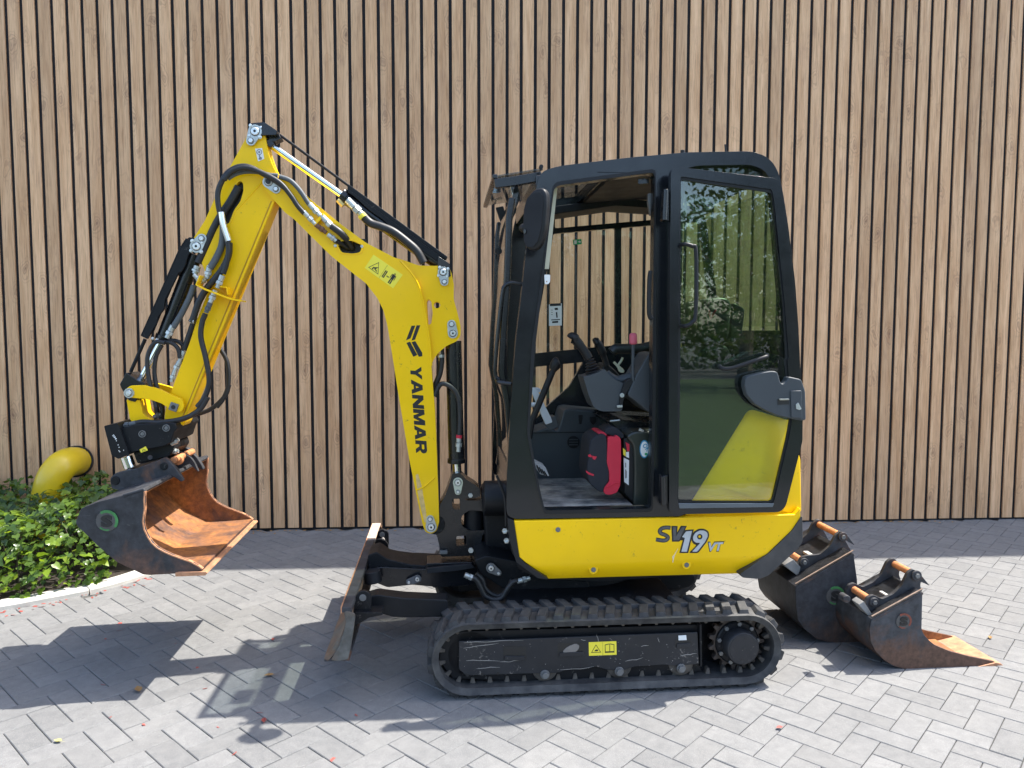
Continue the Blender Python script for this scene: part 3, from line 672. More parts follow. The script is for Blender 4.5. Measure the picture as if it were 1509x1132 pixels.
def decal(corners, v, parent, name, art):
    d = MB().prism(corners, v-.0008, v+.0003).build(name, DECY, parent, 0)
    o, ux, uy = Vector(corners[0]), Vector(corners[1])-Vector(corners[0]), Vector(corners[3])-Vector(corners[0])
    m = MB()
    for poly in art: m.prism([tuple(o+ux*x+uy*y) for x, y in poly], v-.0014, v-.0003)
    m.build(name + '_print', INK, parent, 0); return d
def tri_ring(cx, cy, r, t, sx=1):   # hollow triangle, as three bars
    p = [Vector((cx+sx*r*math.cos(a), cy+r*math.sin(a))) for a in (R(90), R(210), R(330))]; i = [Vector((cx+sx*(r-t)*math.cos(a), cy+(r-t)*math.sin(a))) for a in (R(90), R(210), R(330))]
    return [[tuple(p[k]), tuple(p[(k+1) % 3]), tuple(i[(k+1) % 3]), tuple(i[k])] for k in range(3)]
def rect_ring(x0, y0, x1, y1, t): return [[(x0,y0),(x1,y0),(x1,y0+t),(x0,y0+t)], [(x0,y1-t),(x1,y1-t),(x1,y1),(x0,y1)], [(x0,y0+t),(x0+t,y0+t),(x0+t,y1-t),(x0,y1-t)], [(x1-t,y0+t),(x1,y0+t),(x1,y1-t),(x1-t,y1-t)]]
book = [[(.58,.25),(.60,.25),(.60,.78),(.58,.78)], [(.90,.25),(.92,.25),(.92,.78),(.90,.78)], [(.745,.25),(.765,.25),(.765,.82),(.745,.82)], [(.60,.74),(.745,.80),(.745,.85),(.60,.79)], [(.765,.80),(.90,.74),(.90,.79),(.765,.85)], [(.58,.18),(.92,.18),(.92,.28),(.58,.28)]]
decal(PS(SV, 'H', [(671,381),(777,377),(776,325),(670,329)]), SV, tf, 'warning_decal', tri_ring(.26, .42, .40, .07, .52) + [[(.20,.32),(.32,.32),(.34,.42),(.28,.46),(.22,.40)]] + book + [[(.50,.02),(.505,.02),(.505,.98),(.50,.98)]])
# rollers
for a in ((502,452),(787,440),(1024,428)):
    c = (P(.05, 'H', (a[0], a[1]+8))[0], LUG+TH+.056); k = MB(); k.tube([(c[0], .046, c[1]), (c[0], .050, c[1]), (c[0], .10, c[1])], [.048, .056, .056], 28); k.cyl((c[0], .044, c[1]), (c[0], .052, c[1]), .036, 24); k.cyl((c[0], .13, c[1]), (c[0], .18, c[1]), .056, 28); rl_ = part(k, 'roller', TOOTH, tf, .003)
    b = P(SV, 'H', a); k = MB(); k.prism(circ(b, .020, 18), SV-.006, SV+.001); hexb(k, b, SV-.006, .015, .012); part(k, 'bolt', ZND, rl_, .0015)
# front idler
k = MB(); c = (cL+.012, zc); k.cyl((c[0], .085, c[1]), (c[0], .145, c[1]), rT-TH-.008, 40); k.cyl((c[0], .06, c[1]), (c[0], .17, c[1]), .10, 32); idl = part(k, 'idler', BLK, tf)
for a in range(6): t = R(60*a+20); q = (c[0]+.092*math.cos(t), c[1]+.092*math.sin(t)); part(MB().prism(circ(q, .017, 14), .083, .086), 'idler_hole', INK, idl, 0)
# sprocket: toothed ring, dished hub, motor cover
c = (cR-.014, zc); rs_ = rT-TH+.004; prof = []
for k in range(15):
    for da, rr in ((-.5, .80), (-.27, .82), (-.12, .98), (.12, .98), (.27, .82)):
        t = 2*math.pi*(k+da)/15; prof.append((c[0]+rs_*rr*math.cos(t), c[1]+rs_*rr*math.sin(t)))
spk = part(MB().prism(prof, .085, .115), 'sprocket', mk('dusty_brown_steel', (.045,.034,.028), .65, var=.4, vs=25, dust=.5, dcol=(.11,.08,.06)), tf, .003)
k = MB(); k.tube([(c[0], .10, c[1]), (c[0], .075, c[1]), (c[0], .070, c[1])], [.100, .098, .092], 36); part(k, 'hub', BLK, spk, .002)
for a in range(9): t = R(40*a+8); q = (c[0]+.088*math.cos(t), c[1]+.088*math.sin(t)); hexb(kk := MB(), q, .074, .010, .012); part(kk, 'hub_bolt', ZND, spk, .001)
k = MB(); k.tube([(c[0], .075, c[1]), (c[0], .018, c[1]), (c[0], .010, c[1])], [.074, .074, .068], 40); mc = part(k, 'motor_cover', FRM, tf, .002)
k = MB(); k.tube([(c[0], .012, c[1]), (c[0], .0085, c[1])], [.062, .061], 40); part(k, 'cover_plate', FRM, mc, .001)
for t, d in ((80, .046), (260, .046), (0, 0)):
    q = (c[0]+d*math.cos(R(t)), c[1]+d*math.sin(R(t))); k = MB(); k.prism(circ(q, .005, 10), .0078, .009); part(k, 'plug', INK, mc, 0)
# far frame and cross body
k = MB(); k.prism([(cL-.02, zc-.09), (cR-.10, zc-.09), (cR-.10, zc+.085), (cL-.02, zc+.085)], 1.10, 1.25); k.cyl((cR, 1.10, zc), (cR, 1.29, zc), .10, 24); k.cyl((cL, 1.15, zc), (cL, 1.22, zc), rT-TH-.008, 32); part(k, 'track_frame', FRM)
k = MB(); k.prism([(cL+.10, .16), (cR-.22, .16), (cR-.25, .335), (cL+.18, .335)], .20, 1.10); uc = part(k, 'undercarriage', BLK)
k = MB(); k.cyl((.02, .67, .33), (.02, .67, .455), .27, 40); part(k, 'slew_ring', BLK)

# ---------------- dozer blade
BV0, BV1 = .0, 1.34
bo = PS(.0, 'Q', [(195,735),(215,722),(262,735),(275,752),(262,880),(240,1010),(222,1085),(150,1102),(70,1090),(35,1080)])
prof = PS(.0, 'Q', [(38,1082),(110,1000),(165,920),(195,840),(200,770),(192,735),(210,722)])
bl = MB(); bl.prism(strip(prof, -.020), BV0, BV1)
blade = part(bl, 'dozer_blade', BLADM, mach, .004)
part(MB().prism(rnd(PS(.0, 'Q', [(190,733),(212,722),(262,737),(276,755),(262,880),(240,1010),(222,1085),(150,1100),(90,1092),(150,990),(190,880),(205,800)]), .008), -.006, .010), 'end_plate', BLADE_END, blade, .002)
part(MB().prism(rnd(PS(1.335, 'Q', [(420,190),(432,150),(452,78),(476,78),(480,110),(470,190),(440,260)]), .008), 1.330, 1.346), 'end_plate', BLADM, blade, .002)
k = MB(); tp = P(0, 'Q', (205,722)); k.box((tp[0]-.018, .0, tp[1]-.008), (tp[0]+.024, 1.34, tp[1]+.014)); part(k, 'top_rail', WORN, blade, .003)
k = MB(); k.box((tp[0]-.022, .0, tp[1]-.012), (tp[0]-.0165, 1.34, tp[1]+.017)); part(k, 'worn_edge', RUSTE, blade, .001)
k = MB(); k.box((tp[0]-.020, 1.02, tp[1]+.010), (tp[0]+.028, 1.339, tp[1]+.019)); part(k, 'pale_patch', mk('worn_orange_white', (.55,.40,.30), .7, var=.3, vs=40), blade, .001)
bt = P(0, 'Q', (225,1080)); k = MB(); k.prism([bt, (bt[0]+.004, bt[1]-.012), (P(0,'Q',(40,1080))[0], bt[1]-.012), (P(0,'Q',(40,1080))[0], bt[1])], .0, 1.34); part(k, 'cutting_edge', WORN, blade, .002)
# lift arms near and far, cross brace
for v in (.20, .80):
    m = MB(); m.prism(rnd(PS(.20, 'Q', [(300,640),(440,600),(640,625),(978,640),(978,770),(640,775),(560,770),(430,735),(300,745)]), .012), v, v+.09); arm_ = part(m, 'blade_arm', BLK, blade, .006)
for v in (.14, 1.14):
    m = MB(); m.prism(lobe(P(.14, 'Q', (340,620)), .032, P(.14, 'Q', (320,700)), .045), v-.012, v+.012); lg = part(m, 'tow_lug', BLK, blade, .003); c = P(.14, 'Q', (335,615)); part(MB().prism(circ(c, .015, 14), v-.014, v-.011), 'lug_pin', ZND, lg, .001)
m = MB(); m.prism(rnd(PS(.10, 'Q', [(270,735),(400,735),(480,735),(485,755),(380,775),(270,840)]), .006), .10, .18); m.prism(rnd(PS(.10, 'Q', [(275,740),(350,650),(395,735)]), .006), .125, .140); part(m, 'gusset', BLK, blade, .003)
m = MB(); m.prism(rnd(PS(1.12, 'Q', [(478,285),(515,205),(490,165),(470,175),(455,235),(470,300),(530,325),(600,295),(545,270)]), .006), 1.115, 1.127); part(m, 'hook_plate', mk('pale_bare_steel', (.55,.50,.45), .5, var=.2, vs=25), blade, .002)
m = MB(); m.prism(lobe(P(1.10,'Q',(465,235)), .046, P(1.10,'Q',(480,280)), .02), 1.09, 1.11); part(m, 'tow_lug', BLK, blade, .003)
# blade cylinder and its bracket
m = MB(); m.prism(rnd(PS(.62, 'Q', [(370,300),(440,275),(520,330),(700,372),(820,380),(820,420),(560,400),(370,420)]), .01), .62, .80); part(m, 'blade_arm', BLK, blade, .006)
m = MB(); m.prism(rnd(PS(.58, 'D', [(232,480),(300,470),(500,480),(500,455),(705,448),(722,470),(735,545),(560,560),(440,548),(330,560),(280,540)]), .01), .60, .74); bc = part(m, 'blade_cylinder', BLKG, blade, .008)
m = MB(); m.cyl(P3(.56, 'D', (270,530)), P3(.56, 'D', (262,480))+Vector((0, .001, 0)), .042, 20); part(m, 'cylinder_eye', FRM, bc, .003)
m = MB(); m.prism(rnd(PS(.57, 'D', [(505,470),(700,450),(712,468),(640,480),(505,492)]), .004), .57, .59); part(m, 'guard_plate', FRM, bc, .002)
pin('D', (462,515), 17, (425,528), 13, .58, bc, ZND)
pin('D', (785,467), 22, (818,488), 13, .36, uc, ZND)

# ---------------- slew frame, swing post
OFFV[0] = .15
m = MB(); m.prism(rnd(PS(.10, 'O', [(640,470),(650,720),(690,780),(700,850),(880,940),(1400,960),(2200,900),(2250,860),(1500,780),(900,780),(660,430)]), .01), .12, .88); body = part(m, 'slew_frame', BLK, mach, .005)
m = MB(); m.prism(rnd(PS(.42, 'O', [(395,205),(450,172),(560,162),(625,185),(665,430),(670,760),(430,760),(420,520)]), .02), .42, .62); part(m, 'swing_housing', BLK, body, .015, 3)
m = MB(); m.prism(rnd(PS(.22, 'O', [(330,780),(440,740),(700,790),(880,930),(1300,960),(1300,1060),(760,1060),(560,1010),(400,900)]), .02), .24, .76); part(m, 'swing_base', BLK, body, .006)
m = MB(); m.cyl(P3(.40, 'O', (410,250)), P3(.40, 'O', (680,250)), .085, 28); part(m, 'swing_cylinder', PLB, body, .006)
m = MB(); m.prism(rnd(PS(.40, 'W', [(700,-60),(1400,-60),(1385,40),(1320,80),(1180,100),(1000,85),(820,60)]), .03), .45, .80); part(m, 'fuel_tank', BLK, body, .02)
OFFV[0] = .10; bv = .522
m = MB(); m.prism(rnd(PS(bv, 'O', [(45,310),(90,230),(130,120),(150,45),(215,40),(260,90),(340,140),(380,175),(385,240),(300,255),(250,255),(280,270),(380,270),(440,230),(450,520),(400,560),(380,700),(330,730),(60,740),(40,700),(45,660),(20,560),(-5,540),(40,500)]), .008,),
      bv, bv+.125, [PS(bv, 'O', rnd([(150,258),(212,255),(215,345),(165,345),(150,320)], 12)), PS(bv, 'O', rnd([(225,400),(290,350),(420,360),(440,450),(420,520),(290,522),(225,480)], 30)), PS(bv, 'O', rnd([(185,568),(265,562),(268,645),(182,648)], 10))])
sp = part(m, 'swing_bracket', BLKG, mach, .006)
m = MB(); m.prism(circ(P(bv, 'O', (5,470)), 84*EX.sc(bv)/5.66, 32), bv-.006, bv+.15); part(m, 'boom_foot_boss', BLK, sp, .004)
m = MB(); m.cyl(P3(.58, 'O', (330,300)), P3(.58, 'O', (330,700)), .050, 24); part(m, 'swing_post', BLK, sp, .003)
pin('O', (197,118), 42, (197,195), 26, bv, sp, mk('greenish_zinc', (.58,.62,.50), .4, metal=.4, var=.1))
m = MB(); hexb(m, P(bv, 'O', (302,226)), bv, .012, .008); part(m, 'bolt', ZNC, sp, .001)
m = MB(); m.box(tuple(P3(bv-.03, 'O', (45,720))), tuple(P3(bv-.03, 'O', (110,690))+Vector((0, .02, 0)))); part(m, 'grease_block', ZND, sp, .002)
OFFV[0] = .15
for a in ((588,522),(602,602)): m = MB(); m.cyl(P3(.10, 'O', a), P3(.08, 'O', a), .010, 10); hexb(m, P(.09, 'O', a), .09, .013, .01); part(m, 'bolt', ZNC, body, .001)
for a in ((275,895),(305,682)):
    m = MB(); hexb(m, P(.30, 'O', a), .30, .013, .015); part(m, 'bolt', ZNC, body, .001)
h1 = hose('O', [(300,905),(350,930),(385,990),(420,1060),(490,1095),(560,1085),(610,1010),(660,950),(700,940)], .012, .14, body); fitting('O', (255,890), (340,925), .012, .14, h1); fitting('O', (690,945), (800,915), .012, .14, h1)
hose('O', [(350,880),(400,930),(430,1010),(500,1060),(560,1060),(620,990),(650,930)], .011, .17, body)
hose('O', [(520,60),(560,160),(590,260),(600,480)], .006, .08, body, PLB, 'cable')

# ---------------- boom: box section, back bracket, pins, print
OFFV[0] = .10
V0, V1 = .50, .64
hA = rnd([(678,815),(695,790),(765,788),(825,815),(812,858),(765,866),(700,858)], 14)
bo = PS(V0, 'A', [(243,480),(233,440),(248,410),(285,402),(400,432),(520,545),(700,692),(850,802),(1010,885),(1055,905),(1095,935),(1130,980),(1160,1035)])
bo += PS(V0, 'E', [(215,80),(240,130),(256,185),(268,260),(280,345),(285,430),(300,620),(313,950),(316,1050),(305,1085),(285,1097),(262,1090),(250,1060),(225,940),(195,790),(160,580),(125,360),(110,270),(95,210),(70,160),(35,115)])
bo += PS(V0, 'A', [(850,1045),(760,975),(640,880),(520,762),(410,652),(370,626),(300,548)])
boom = part(MB().prism(rnd(bo, .012, 3), V0, V1, [PS(V0, 'A', hA)]), 'boom', YEL, mach, .005, 3)
m = MB(); m.prism(PS(V0, 'A', [(660,770),(840,770),(850,880),(660,880)]), V0+.045, V0+.05); part(m, 'opening_shade', INK, boom, 0)  # black sheet stands in for the dark inside of the boom
m = MB(); ring = [Vector(q) for q in PS(V0, 'A', hA)]; cen = sum(ring, Vector((0, 0)))/len(ring)
m.prism([tuple(cen+(q-cen)*1.14) for q in ring], V0-.005, V0+.002, [[tuple(q) for q in ring]]); part(m, 'opening_rim', YEL, boom, .002)
bk = PS(V0, 'A', [(1010,885),(1050,895),(1160,934),(1275,936),(1335,915),(1358,985),(1370,1050)]) + PS(V0, 'E', [(374,60),(374,165),(388,215),(401,270),(401,310),(385,332),(345,350),(315,375),(295,402),(284,428),(262,300),(240,160),(200,70)])
hs = [PS(V0, 'E', rnd([(266,175),(272,163),(284,172),(290,220),(284,262),(272,266)], 5)), PS(V0, 'E', circ((307,187), 13, 16))]
for v in (V0+.014, V1-.030): part(MB().prism(rnd(bk, .010, 3), v, v+.016, hs), 'cylinder_bracket', YEL, boom, .002)
seam = cr([P3(V0-.001, 'E', q) for q in ((160,12),(205,62),(235,112),(254,185),(267,262),(280,345),(285,428))], 4); part(MB().tube(seam, .005, 6), 'weld_seam', YEL, boom, 0)
m = MB(); m.tube(cr([P3(V0-.001, 'E', q) for q in ((228,922),(262,905),(298,872))], 4), .004, 6); part(m, 'weld_seam', YEL, boom, 0)
pin('A', (268,440), 34, (312,482), 24, V0, boom); pin('E', (284,1068), 22, (280,1036), 15, V0, boom); pin('E', (370,300), 20, (365,264), 17, V0+.014, boom, bolts=0)
part(MB().prism(circ(P(V0, 'A', (268,440)), 14*EX.sc(V0)/4.04, 14), V0-.024, V0-.012), 'pin_bore', INK, boom, 0)
# lettering, read downwards
p0 = Vector(P(V0, 'E', (200,432))); p1 = Vector(P(V0, 'E', (224,772))); xd = p1-p0; hh = 44*EX.sc(V0)/2.695
GL = dict(Y=([(0,1),(.31,1),(.5,.67),(.69,1),(1,1),(.65,.43),(.65,0),(.35,0),(.35,.43)], []), A=([(0,0),(.29,0),(.36,.2),(.64,.2),(.71,0),(1,0),(.66,1),(.34,1)], [(.42,.40),(.58,.40),(.5,.68)]),
    N=([(0,0),(.28,0),(.28,.54),(.69,0),(1,0),(1,1),(.72,1),(.72,.46),(.31,1),(0,1)], []), M=([(0,0),(.25,0),(.25,.52),(.41,0),(.59,0),(.75,.52),(.75,0),(1,0),(1,1),(.70,1),(.5,.40),(.30,1),(0,1)], []),
    R=([(0,0),(.29,0),(.29,.33),(.45,.33),(.67,0),(1,0),(.75,.38),(.93,.50),(.98,.68),(.92,.88),(.76,1),(0,1)], [(.29,.55),(.62,.55),(.69,.66),(.62,.77),(.29,.77)]))
ux, uy = xd.normalized(), Vector((-xd.y, xd.x)).normalized(); t = 0; tot = 343+24
for ch, w in (('Y', 54), ('A', 60), ('N', 57), ('M', 66), ('A', 60), ('R', 55)):
    f = lambda q: tuple(p0 + ux*((t + q[0]*w + 7*q[1] - 3)/tot*xd.length*1.02) + uy*(q[1]*hh))
    o_, h_ = GL[ch]; MB().prism([f(q) for q in o_], V0-.0008, V0+.0003, [[f(q) for q in h_]] if h_ else ()).build('letter', INK, boom); t += w + 3
m = MB()
for q in ([(206,270),(221,269),(202,320),(184,328)], [(226,268),(241,268),(220,325),(206,329)], [(186,338),(200,333),(229,386),(213,393)], [(206,335),(221,331),(249,378),(249,391),(235,393)]): m.prism(PS(V0, 'E', q), V0-.0008, V0+.0003)
m.build('emblem', INK, boom)
man = [circ((.82,.80), .045, 8, .5), [(.78,.40),(.86,.40),(.87,.74),(.77,.74)], [(.775,.10),(.812,.10),(.812,.42),(.78,.42)], [(.828,.10),(.865,.10),(.86,.42),(.828,.42)], [(.74,.42),(.757,.42),(.768,.72),(.75,.72)], [(.882,.42),(.899,.42),(.89,.72),(.872,.72)]]
art = tri_ring(.25, .38, .44, .06, .46) + [[(.20,.30),(.30,.38),(.28,.46),(.18,.36)], [(.24,.30),(.34,.24),(.35,.28),(.26,.36)], [(.27,.40),(.33,.50),(.31,.52),(.25,.44)], circ((.20,.26), .05, 8, .5)] + [[(.497,.02),(.503,.02),(.503,.98),(.497,.98)]] + rect_ring(.535, .18, .61, .66, .03) + [[(.64,.40),(.665,.34),(.665,.38),(.70,.38),(.70,.34),(.725,.40),(.70,.46),(.70,.42),(.665,.42),(.665,.46)]] + man
decal([P(V0, 'T', q) for q in ((140,470),(930,1040),(1200,660),(385,100))], V0, boom, 'warning_decal', art)
MB().prism(rnd(PS(V0, 'E', [(222,862),(232,858),(246,905),(262,1000),(268,1050),(258,1052),(244,1000),(230,930)]), .004), V0-.0006, V0+.0004).build('scuff', mk('scuffed_paint', (.70,.47,.16), .6, var=.2, vs=40), boom)
# hose runs clipped on the boom
v = V0-.022
hb = hose('A', [(330,405),(395,430),(450,485),(500,560),(520,585)], .011, v, boom, HOSG); fitting('A', (510,570), (575,640), .013, v, hb); fitting('A', (580,640), (660,720), .014, v, hb)
hose('A', [(640,700),(700,745),(745,800,V0+.02),(765,835,V0+.04)], .016, v, boom); fitting('A', (545,690), (610,740), .011, v, boom, mk('rusty_fitting', (.16,.07,.04), .6)); fitting('A', (620,750), (670,790), .011, v, boom)
hose('A', [(660,785),(700,805,V0+.01),(740,835,V0+.04)], .012, v, boom)
m = MB(); m.prism(PS(v, 'A', [(530,690),(590,625),(600,640),(545,700)]), v-.012, v+.03); part(m, 'hose_clamp', YEL, boom, .002)
m = MB()
for q in ((664,818),(822,822)): hexb(m, P(V0, 'A', q), V0, .008, .006)
part(m, 'bolt', ZNC, boom, .001)

# ---------------- boom lift cylinder, behind the boom
bc = MB(); a, b = P3(.57, 'E', (372,330)), P3(.57, 'E', (385,815)); bc.tube([a, a.lerp(b, .995)], .040, 24); bc.tube([a.lerp(b, .96), b], .045, 24); bcy = part(bc, 'boom_cylinder', BLKG, mach, .004)
m = MB(); m.cyl(b, P3(.57, 'E', (390,880)), .022, 18); part(m, 'rod', CHR, bcy, 0)
h = hose('E', [(296,550),(315,510),(335,500),(370,520),(392,560),(398,640),(395,720)], .012, .515, bcy); fitting('E', (394,705), (392,770), .013, .515, h); part(MB().tube([P3(.512,'E',(395,704)), P3(.512,'E',(394,716))], .0145, 10), 'red_band', RED, h, 0)
hose('E', [(324,360),(325,410),(318,460),(300,510),(296,550)], .014, .55, bcy); fitting('E', (324,362), (323,410), .014, .55, bcy)

# ---------------- arm (dipper)
A0, A1 = .522, .618
ao = PS(A0, 'A', [(146,150),(160,128),(200,118),(245,160),(262,260),(290,340),(322,402),(305,560),(240,715)]) + PS(A0, 'C', [(757,0),(680,190),(668,232),(640,264),(615,268),(585,262),(556,225),(560,170),(578,110)]) + PS(A0, 'B', [(655,990),(760,715),(795,600),(862,430),(858,320),(810,200),(780,140),(775,90)]) + PS(A0, 'P', [(302,325),(330,262)])
slot = PS(A0, 'X', rnd([(385,225),(405,202),(428,215),(430,270),(410,335),(370,390),(335,480),(300,480),(296,400),(330,330)], 14))
arm = part(MB().prism(rnd(ao, .010, 3), A0, A1, [slot]), 'arm', YEL, mach, .004, 3)
m = MB(); m.prism(PS(A0, 'X', [(370,190),(440,190),(440,300),(340,500),(270,500),(290,380)]), A0+.03, A0+.034); part(m, 'slot_shade', INK, arm, 0)  # black sheet paints the dark inside of the arm slot
fl = PS(A0, 'A', [(305,556),(240,715)]) + PS(A0, 'C', [(757,0),(680,190),(640,262)]); part(MB().prism(strip(fl, -.011), A0-.012, A1+.012), 'bottom_flange', YEL, arm, .003)
part(MB().prism(strip([(x-.016, z+.002) for x, z in fl], -.004), A0-.003, A0+.002), 'flange_seam', YELD, arm, .001)
m = MB(); m.tube([P3(A0, 'X', q) for q in ((560,200),(470,300),(375,400),(350,470))], .0045, 6); m.tube([P3(A0, 'X', q) for q in ((560,200),(640,330))], .004, 6); part(m, 'weld_seam', YEL, arm, 0)
pin('A', (187,138), 38, (163,195), 26, A0-.01, arm, bolts=4); pin('B', (797,140), 38, (830,92), 28, A0-.006, arm, bolts=4)
m = MB(); m.prism(PS(A0, 'A', [(186,240),(228,236),(240,300),(204,316)]), A0-.0012, A0+.0005); lb = part(m, 'lifting_label', WHT, arm, 0)
m = MB(); cc = P(A0, 'A', (211,260)); s = EX.sc(A0)/4.04; m.prism(circ(cc, 16*s, 16), A0-.002, A0-.001, [circ(cc, 12*s, 16)]); m.prism(circ(cc, 6*s, 10), A0-.002, A0-.001); m.prism(PS(A0, 'A', rnd([(208,278),(216,278),(216,288),(228,292),(226,304),(212,306),(206,298),(212,294)], 3)), A0-.002, A0-.001); part(m, 'label_print', mk('grey_print', (.18,.19,.20), .5), lb, 0)
# hose bracket across the arm
m = MB(); q = [Vector(P(.46, 'B', a)) for a in ((820,318),(795,380),(850,410),(1010,470),(1078,482))]; m.prism(strip(q, .007), .44, .53); part(m, 'hose_bracket', YEL, arm, .002)
m = MB(); q = [Vector(P(.49, 'B', a)) for a in ((940,392),(985,398),(990,440))]; m.prism(strip(q, .006), .47, .53); part(m, 'hose_bracket', YEL, arm, .002)
# hoses along the arm
hv = .475
h = hose('X', [(697,250),(640,205),(560,160),(470,115),(400,112),(330,150),(285,220),(265,290),(270,370),(290,450),(310,520),(330,580)], .0125, hv, arm)
m = MB(); m.tube(cr([P3(hv-.002, 'X', q) for q in ((288,405),(300,480),(318,540),(335,590))], 4), .014, 10); part(m, 'hose_sleeve', LENS, h, 0)
hose('X', [(330,590),(335,660),(320,740),(300,800)], .0125, hv, h); fitting('X', (296,810), (262,890), .013, hv, h); fitting('X', (250,905), (218,985), .013, hv, h); fitting('X', (218,985), (190,1050), .012, hv, h, HOSG)
hose('B', [(850,555),(830,610),(822,700),(850,820),(872,940),(868,1010),(840,1080),(800,1132)], .0125, hv, h)
hose('C', [(790,92),(745,160),(660,208),(540,228),(440,226),(395,236)], .0125, hv, h); fitting('C', (405,232), (322,252), .013, hv, h, HOSG)
h = hose('X', [(300,470),(300,540),(290,620),(255,700),(215,765)], .016, .50, arm, HOSG); fitting('X', (215,750), (195,830), .014, .50, h); fitting('X', (190,830), (160,850), .012, .50, h)
h = hose('X', [(400,240),(350,330),(290,420),(240,510),(190,620),(140,730)], .019, .53, arm); fitting('X', (135,750), (118,800), .016, .53, h); fitting('X', (112,805), (165,860), .010, .50, h)
h = hose('X', [(340,600),(335,680),(300,760),(240,840),(190,900),(140,990),(110,1080),(95,1110)], .015, .49, arm); part(MB().tube([P3(.488,'B',(757,598)), P3(.488,'B',(782,602))], .012, 8), 'clip', ZNC, h, 0)
hose('B', [(775,610),(745,700),(718,780)], .013, .53, arm); fitting('B', (716,785), (690,850), .011, .53, arm); fitting('B', (690,850), (660,910), .012, .53, arm); fitting('B', (662,905), (640,975), .011, .53, arm)
hose('X', [(650,168),(600,165),(540,150),(450,145),(380,160),(330,190)], .010, .50, arm, HOSG)
hose('A', [(0,425),(50,372),(130,352),(215,378),(330,440),(400,520),(440,580),(480,625)], .012, V0-.03, boom); fitting('A', (475,615), (545,690), .011, V0-.03, boom)
hose('B', [(925,745),(985,855),(992,990),(960,1080),(920,1132)], .011, .66, arm); hose('C', [(905,25),(880,90),(800,160),(690,195),(600,215)], .011, .66, arm)
# arm cylinder on top of the boom
ac = MB(); a, b = P3(.57, 'A', (702,515)), P3(.57, 'A', (1285,930)); ac.tube([a, a.lerp(b, .05), a.lerp(b, .051), b], [.036, .036, .032, .032], 24); acy = part(ac, 'arm_cylinder', BLKG, mach, .003)
m = MB(); m.cyl(P3(.57, 'A', (262,205)), P3(.57, 'A', (705,517)), .0165, 20); rod = part(m, 'rod', CHR, acy, 0)
m = MB(); m.prism(rnd(PS(.54, 'A', [(255,180),(290,190),(300,215),(275,235),(250,215)]), .006), .54, .60); part(m, 'rod_eye', BLKG, rod, .004)
m = MB(); m.tube([P3(.57, 'A', (320,148)), P3(.57, 'A', (745,462))], .0065, 8); part(m, 'guide_rod', BLK, acy, 0)
g = PS(.53, 'A', [(738,452),(1330,884),(1322,902),(735,480)]); m = MB(); m.prism(g, .53, .61); m.prism(PS(.53, 'A', [(735,478),(1290,880),(1280,915),(1180,850),(1165,835),(1080,775),(1060,750),(980,695),(950,665),(890,625),(865,605),(800,545),(770,520),(740,500)]), .528, .532); part(m, 'cylinder_guard', BLK, acy, .002)
part(MB().prism(strip(PS(.526, 'A', [(742,450),(1332,882)]), -.004), .53, .61), 'guard_lip', FRM, acy, .001)
m = MB(); m.prism(rnd(PS(.515, 'A', [(1275,878),(1345,925),(1352,1000),(1325,1010),(1275,960)]), .004), .512, .62); part(m, 'pin_cover', BLKG, acy, .003); pin('A', (1306,975), 32, (1313,1033), 24, .505, acy, bolts=4)
m = MB(); m.prism(rnd(PS(.515, 'A', [(150,98),(170,90),(242,84),(320,136),(312,160),(215,162),(172,105)]), .004), .505, .635); part(m, 'pin_cover', BLKG, acy, .004)
m = MB(); m.prism(rnd(PS(.53, 'A', [(262,160),(325,150),(340,175),(300,195),(262,190)]), .004), .54, .60); part(m, 'rod_bracket', BLKG, acy, .003)
h = hose('A', [(820,630),(870,680),(940,705),(1010,735),(1090,795),(1150,850),(1190,920)], .020, .515, acy); fitting('A', (735,545), (835,645), .017, .51, h); part(MB().tube([P3(.508,'A',(818,632)), P3(.508,'A',(832,650))], .020, 10), 'yellow_band', DECY, h, 0)
m = MB(); m.tube([P3(.54,'A',(678,545)), P3(.54,'A',(712,580))], .012, 8); part(m, 'port', BRASS, acy, .001)

# ---------------- bucket cylinder
bcm = MB(); a, b = P3(.57, 'B', (788,190)), P3(.57, 'B', (588,715)); bcm.tube([a, b], .033, 24); bcm.tube([a.lerp(b, .95), a.lerp(b, 1.01)], .038, 24); bk_ = part(bcm, 'bucket_cylinder', BLKG, mach, .003)
m = MB(); m.cyl(P3(.57, 'B', (590,700)), P3(.57, 'B', (452,965)), .0165, 20); part(m, 'rod', CHR, bk_, 0)
m = MB(); m.prism(rnd(PS(.52, 'B', [(735,92),(750,82),(782,86),(792,150),(745,190),(722,262),(700,300),(686,300),(600,470),(592,530),(560,570),(545,620),(490,712),(455,695),(690,165)]), .003), .52, .535); m.prism(PS(.52, 'B', [(735,92),(690,165),(455,695),(448,690),(682,160),(728,88)]), .52, .62); part(m, 'cylinder_guard', BLK, bk_, .002)
m = MB(); m.tube([P3(.57, 'B', (478,712)), P3(.57, 'B', (388,915))], .009, 8); m.tube([P3(.53, 'B', (735,165)), P3(.53, 'B', (515,700))], .003, 6); part(m, 'guide_rod', BLK, bk_, 0)
m = MB(); m.prism(rnd(PS(.51, 'B', [(365,918),(440,968),(480,985),(480,1010),(420,1100),(380,1090),(335,1015),(325,990)]), .004), .50, .64); part(m, 'rod_bracket', BLKG, bk_, .004)
m = MB()
for q in ((518,705),(545,714)): m.tube([P3(.515,'B',q), P3(.515,'B',(q[0]+12,q[1]+6))], .008, 8)
part(m, 'bolt', ZNC, bk_, .001)
h = hose('B', [(780,380),(755,450),(700,560),(650,640)], .014, .515, bk_, HOSG); fitting('B', (650,630), (612,705), .014, .515, h)
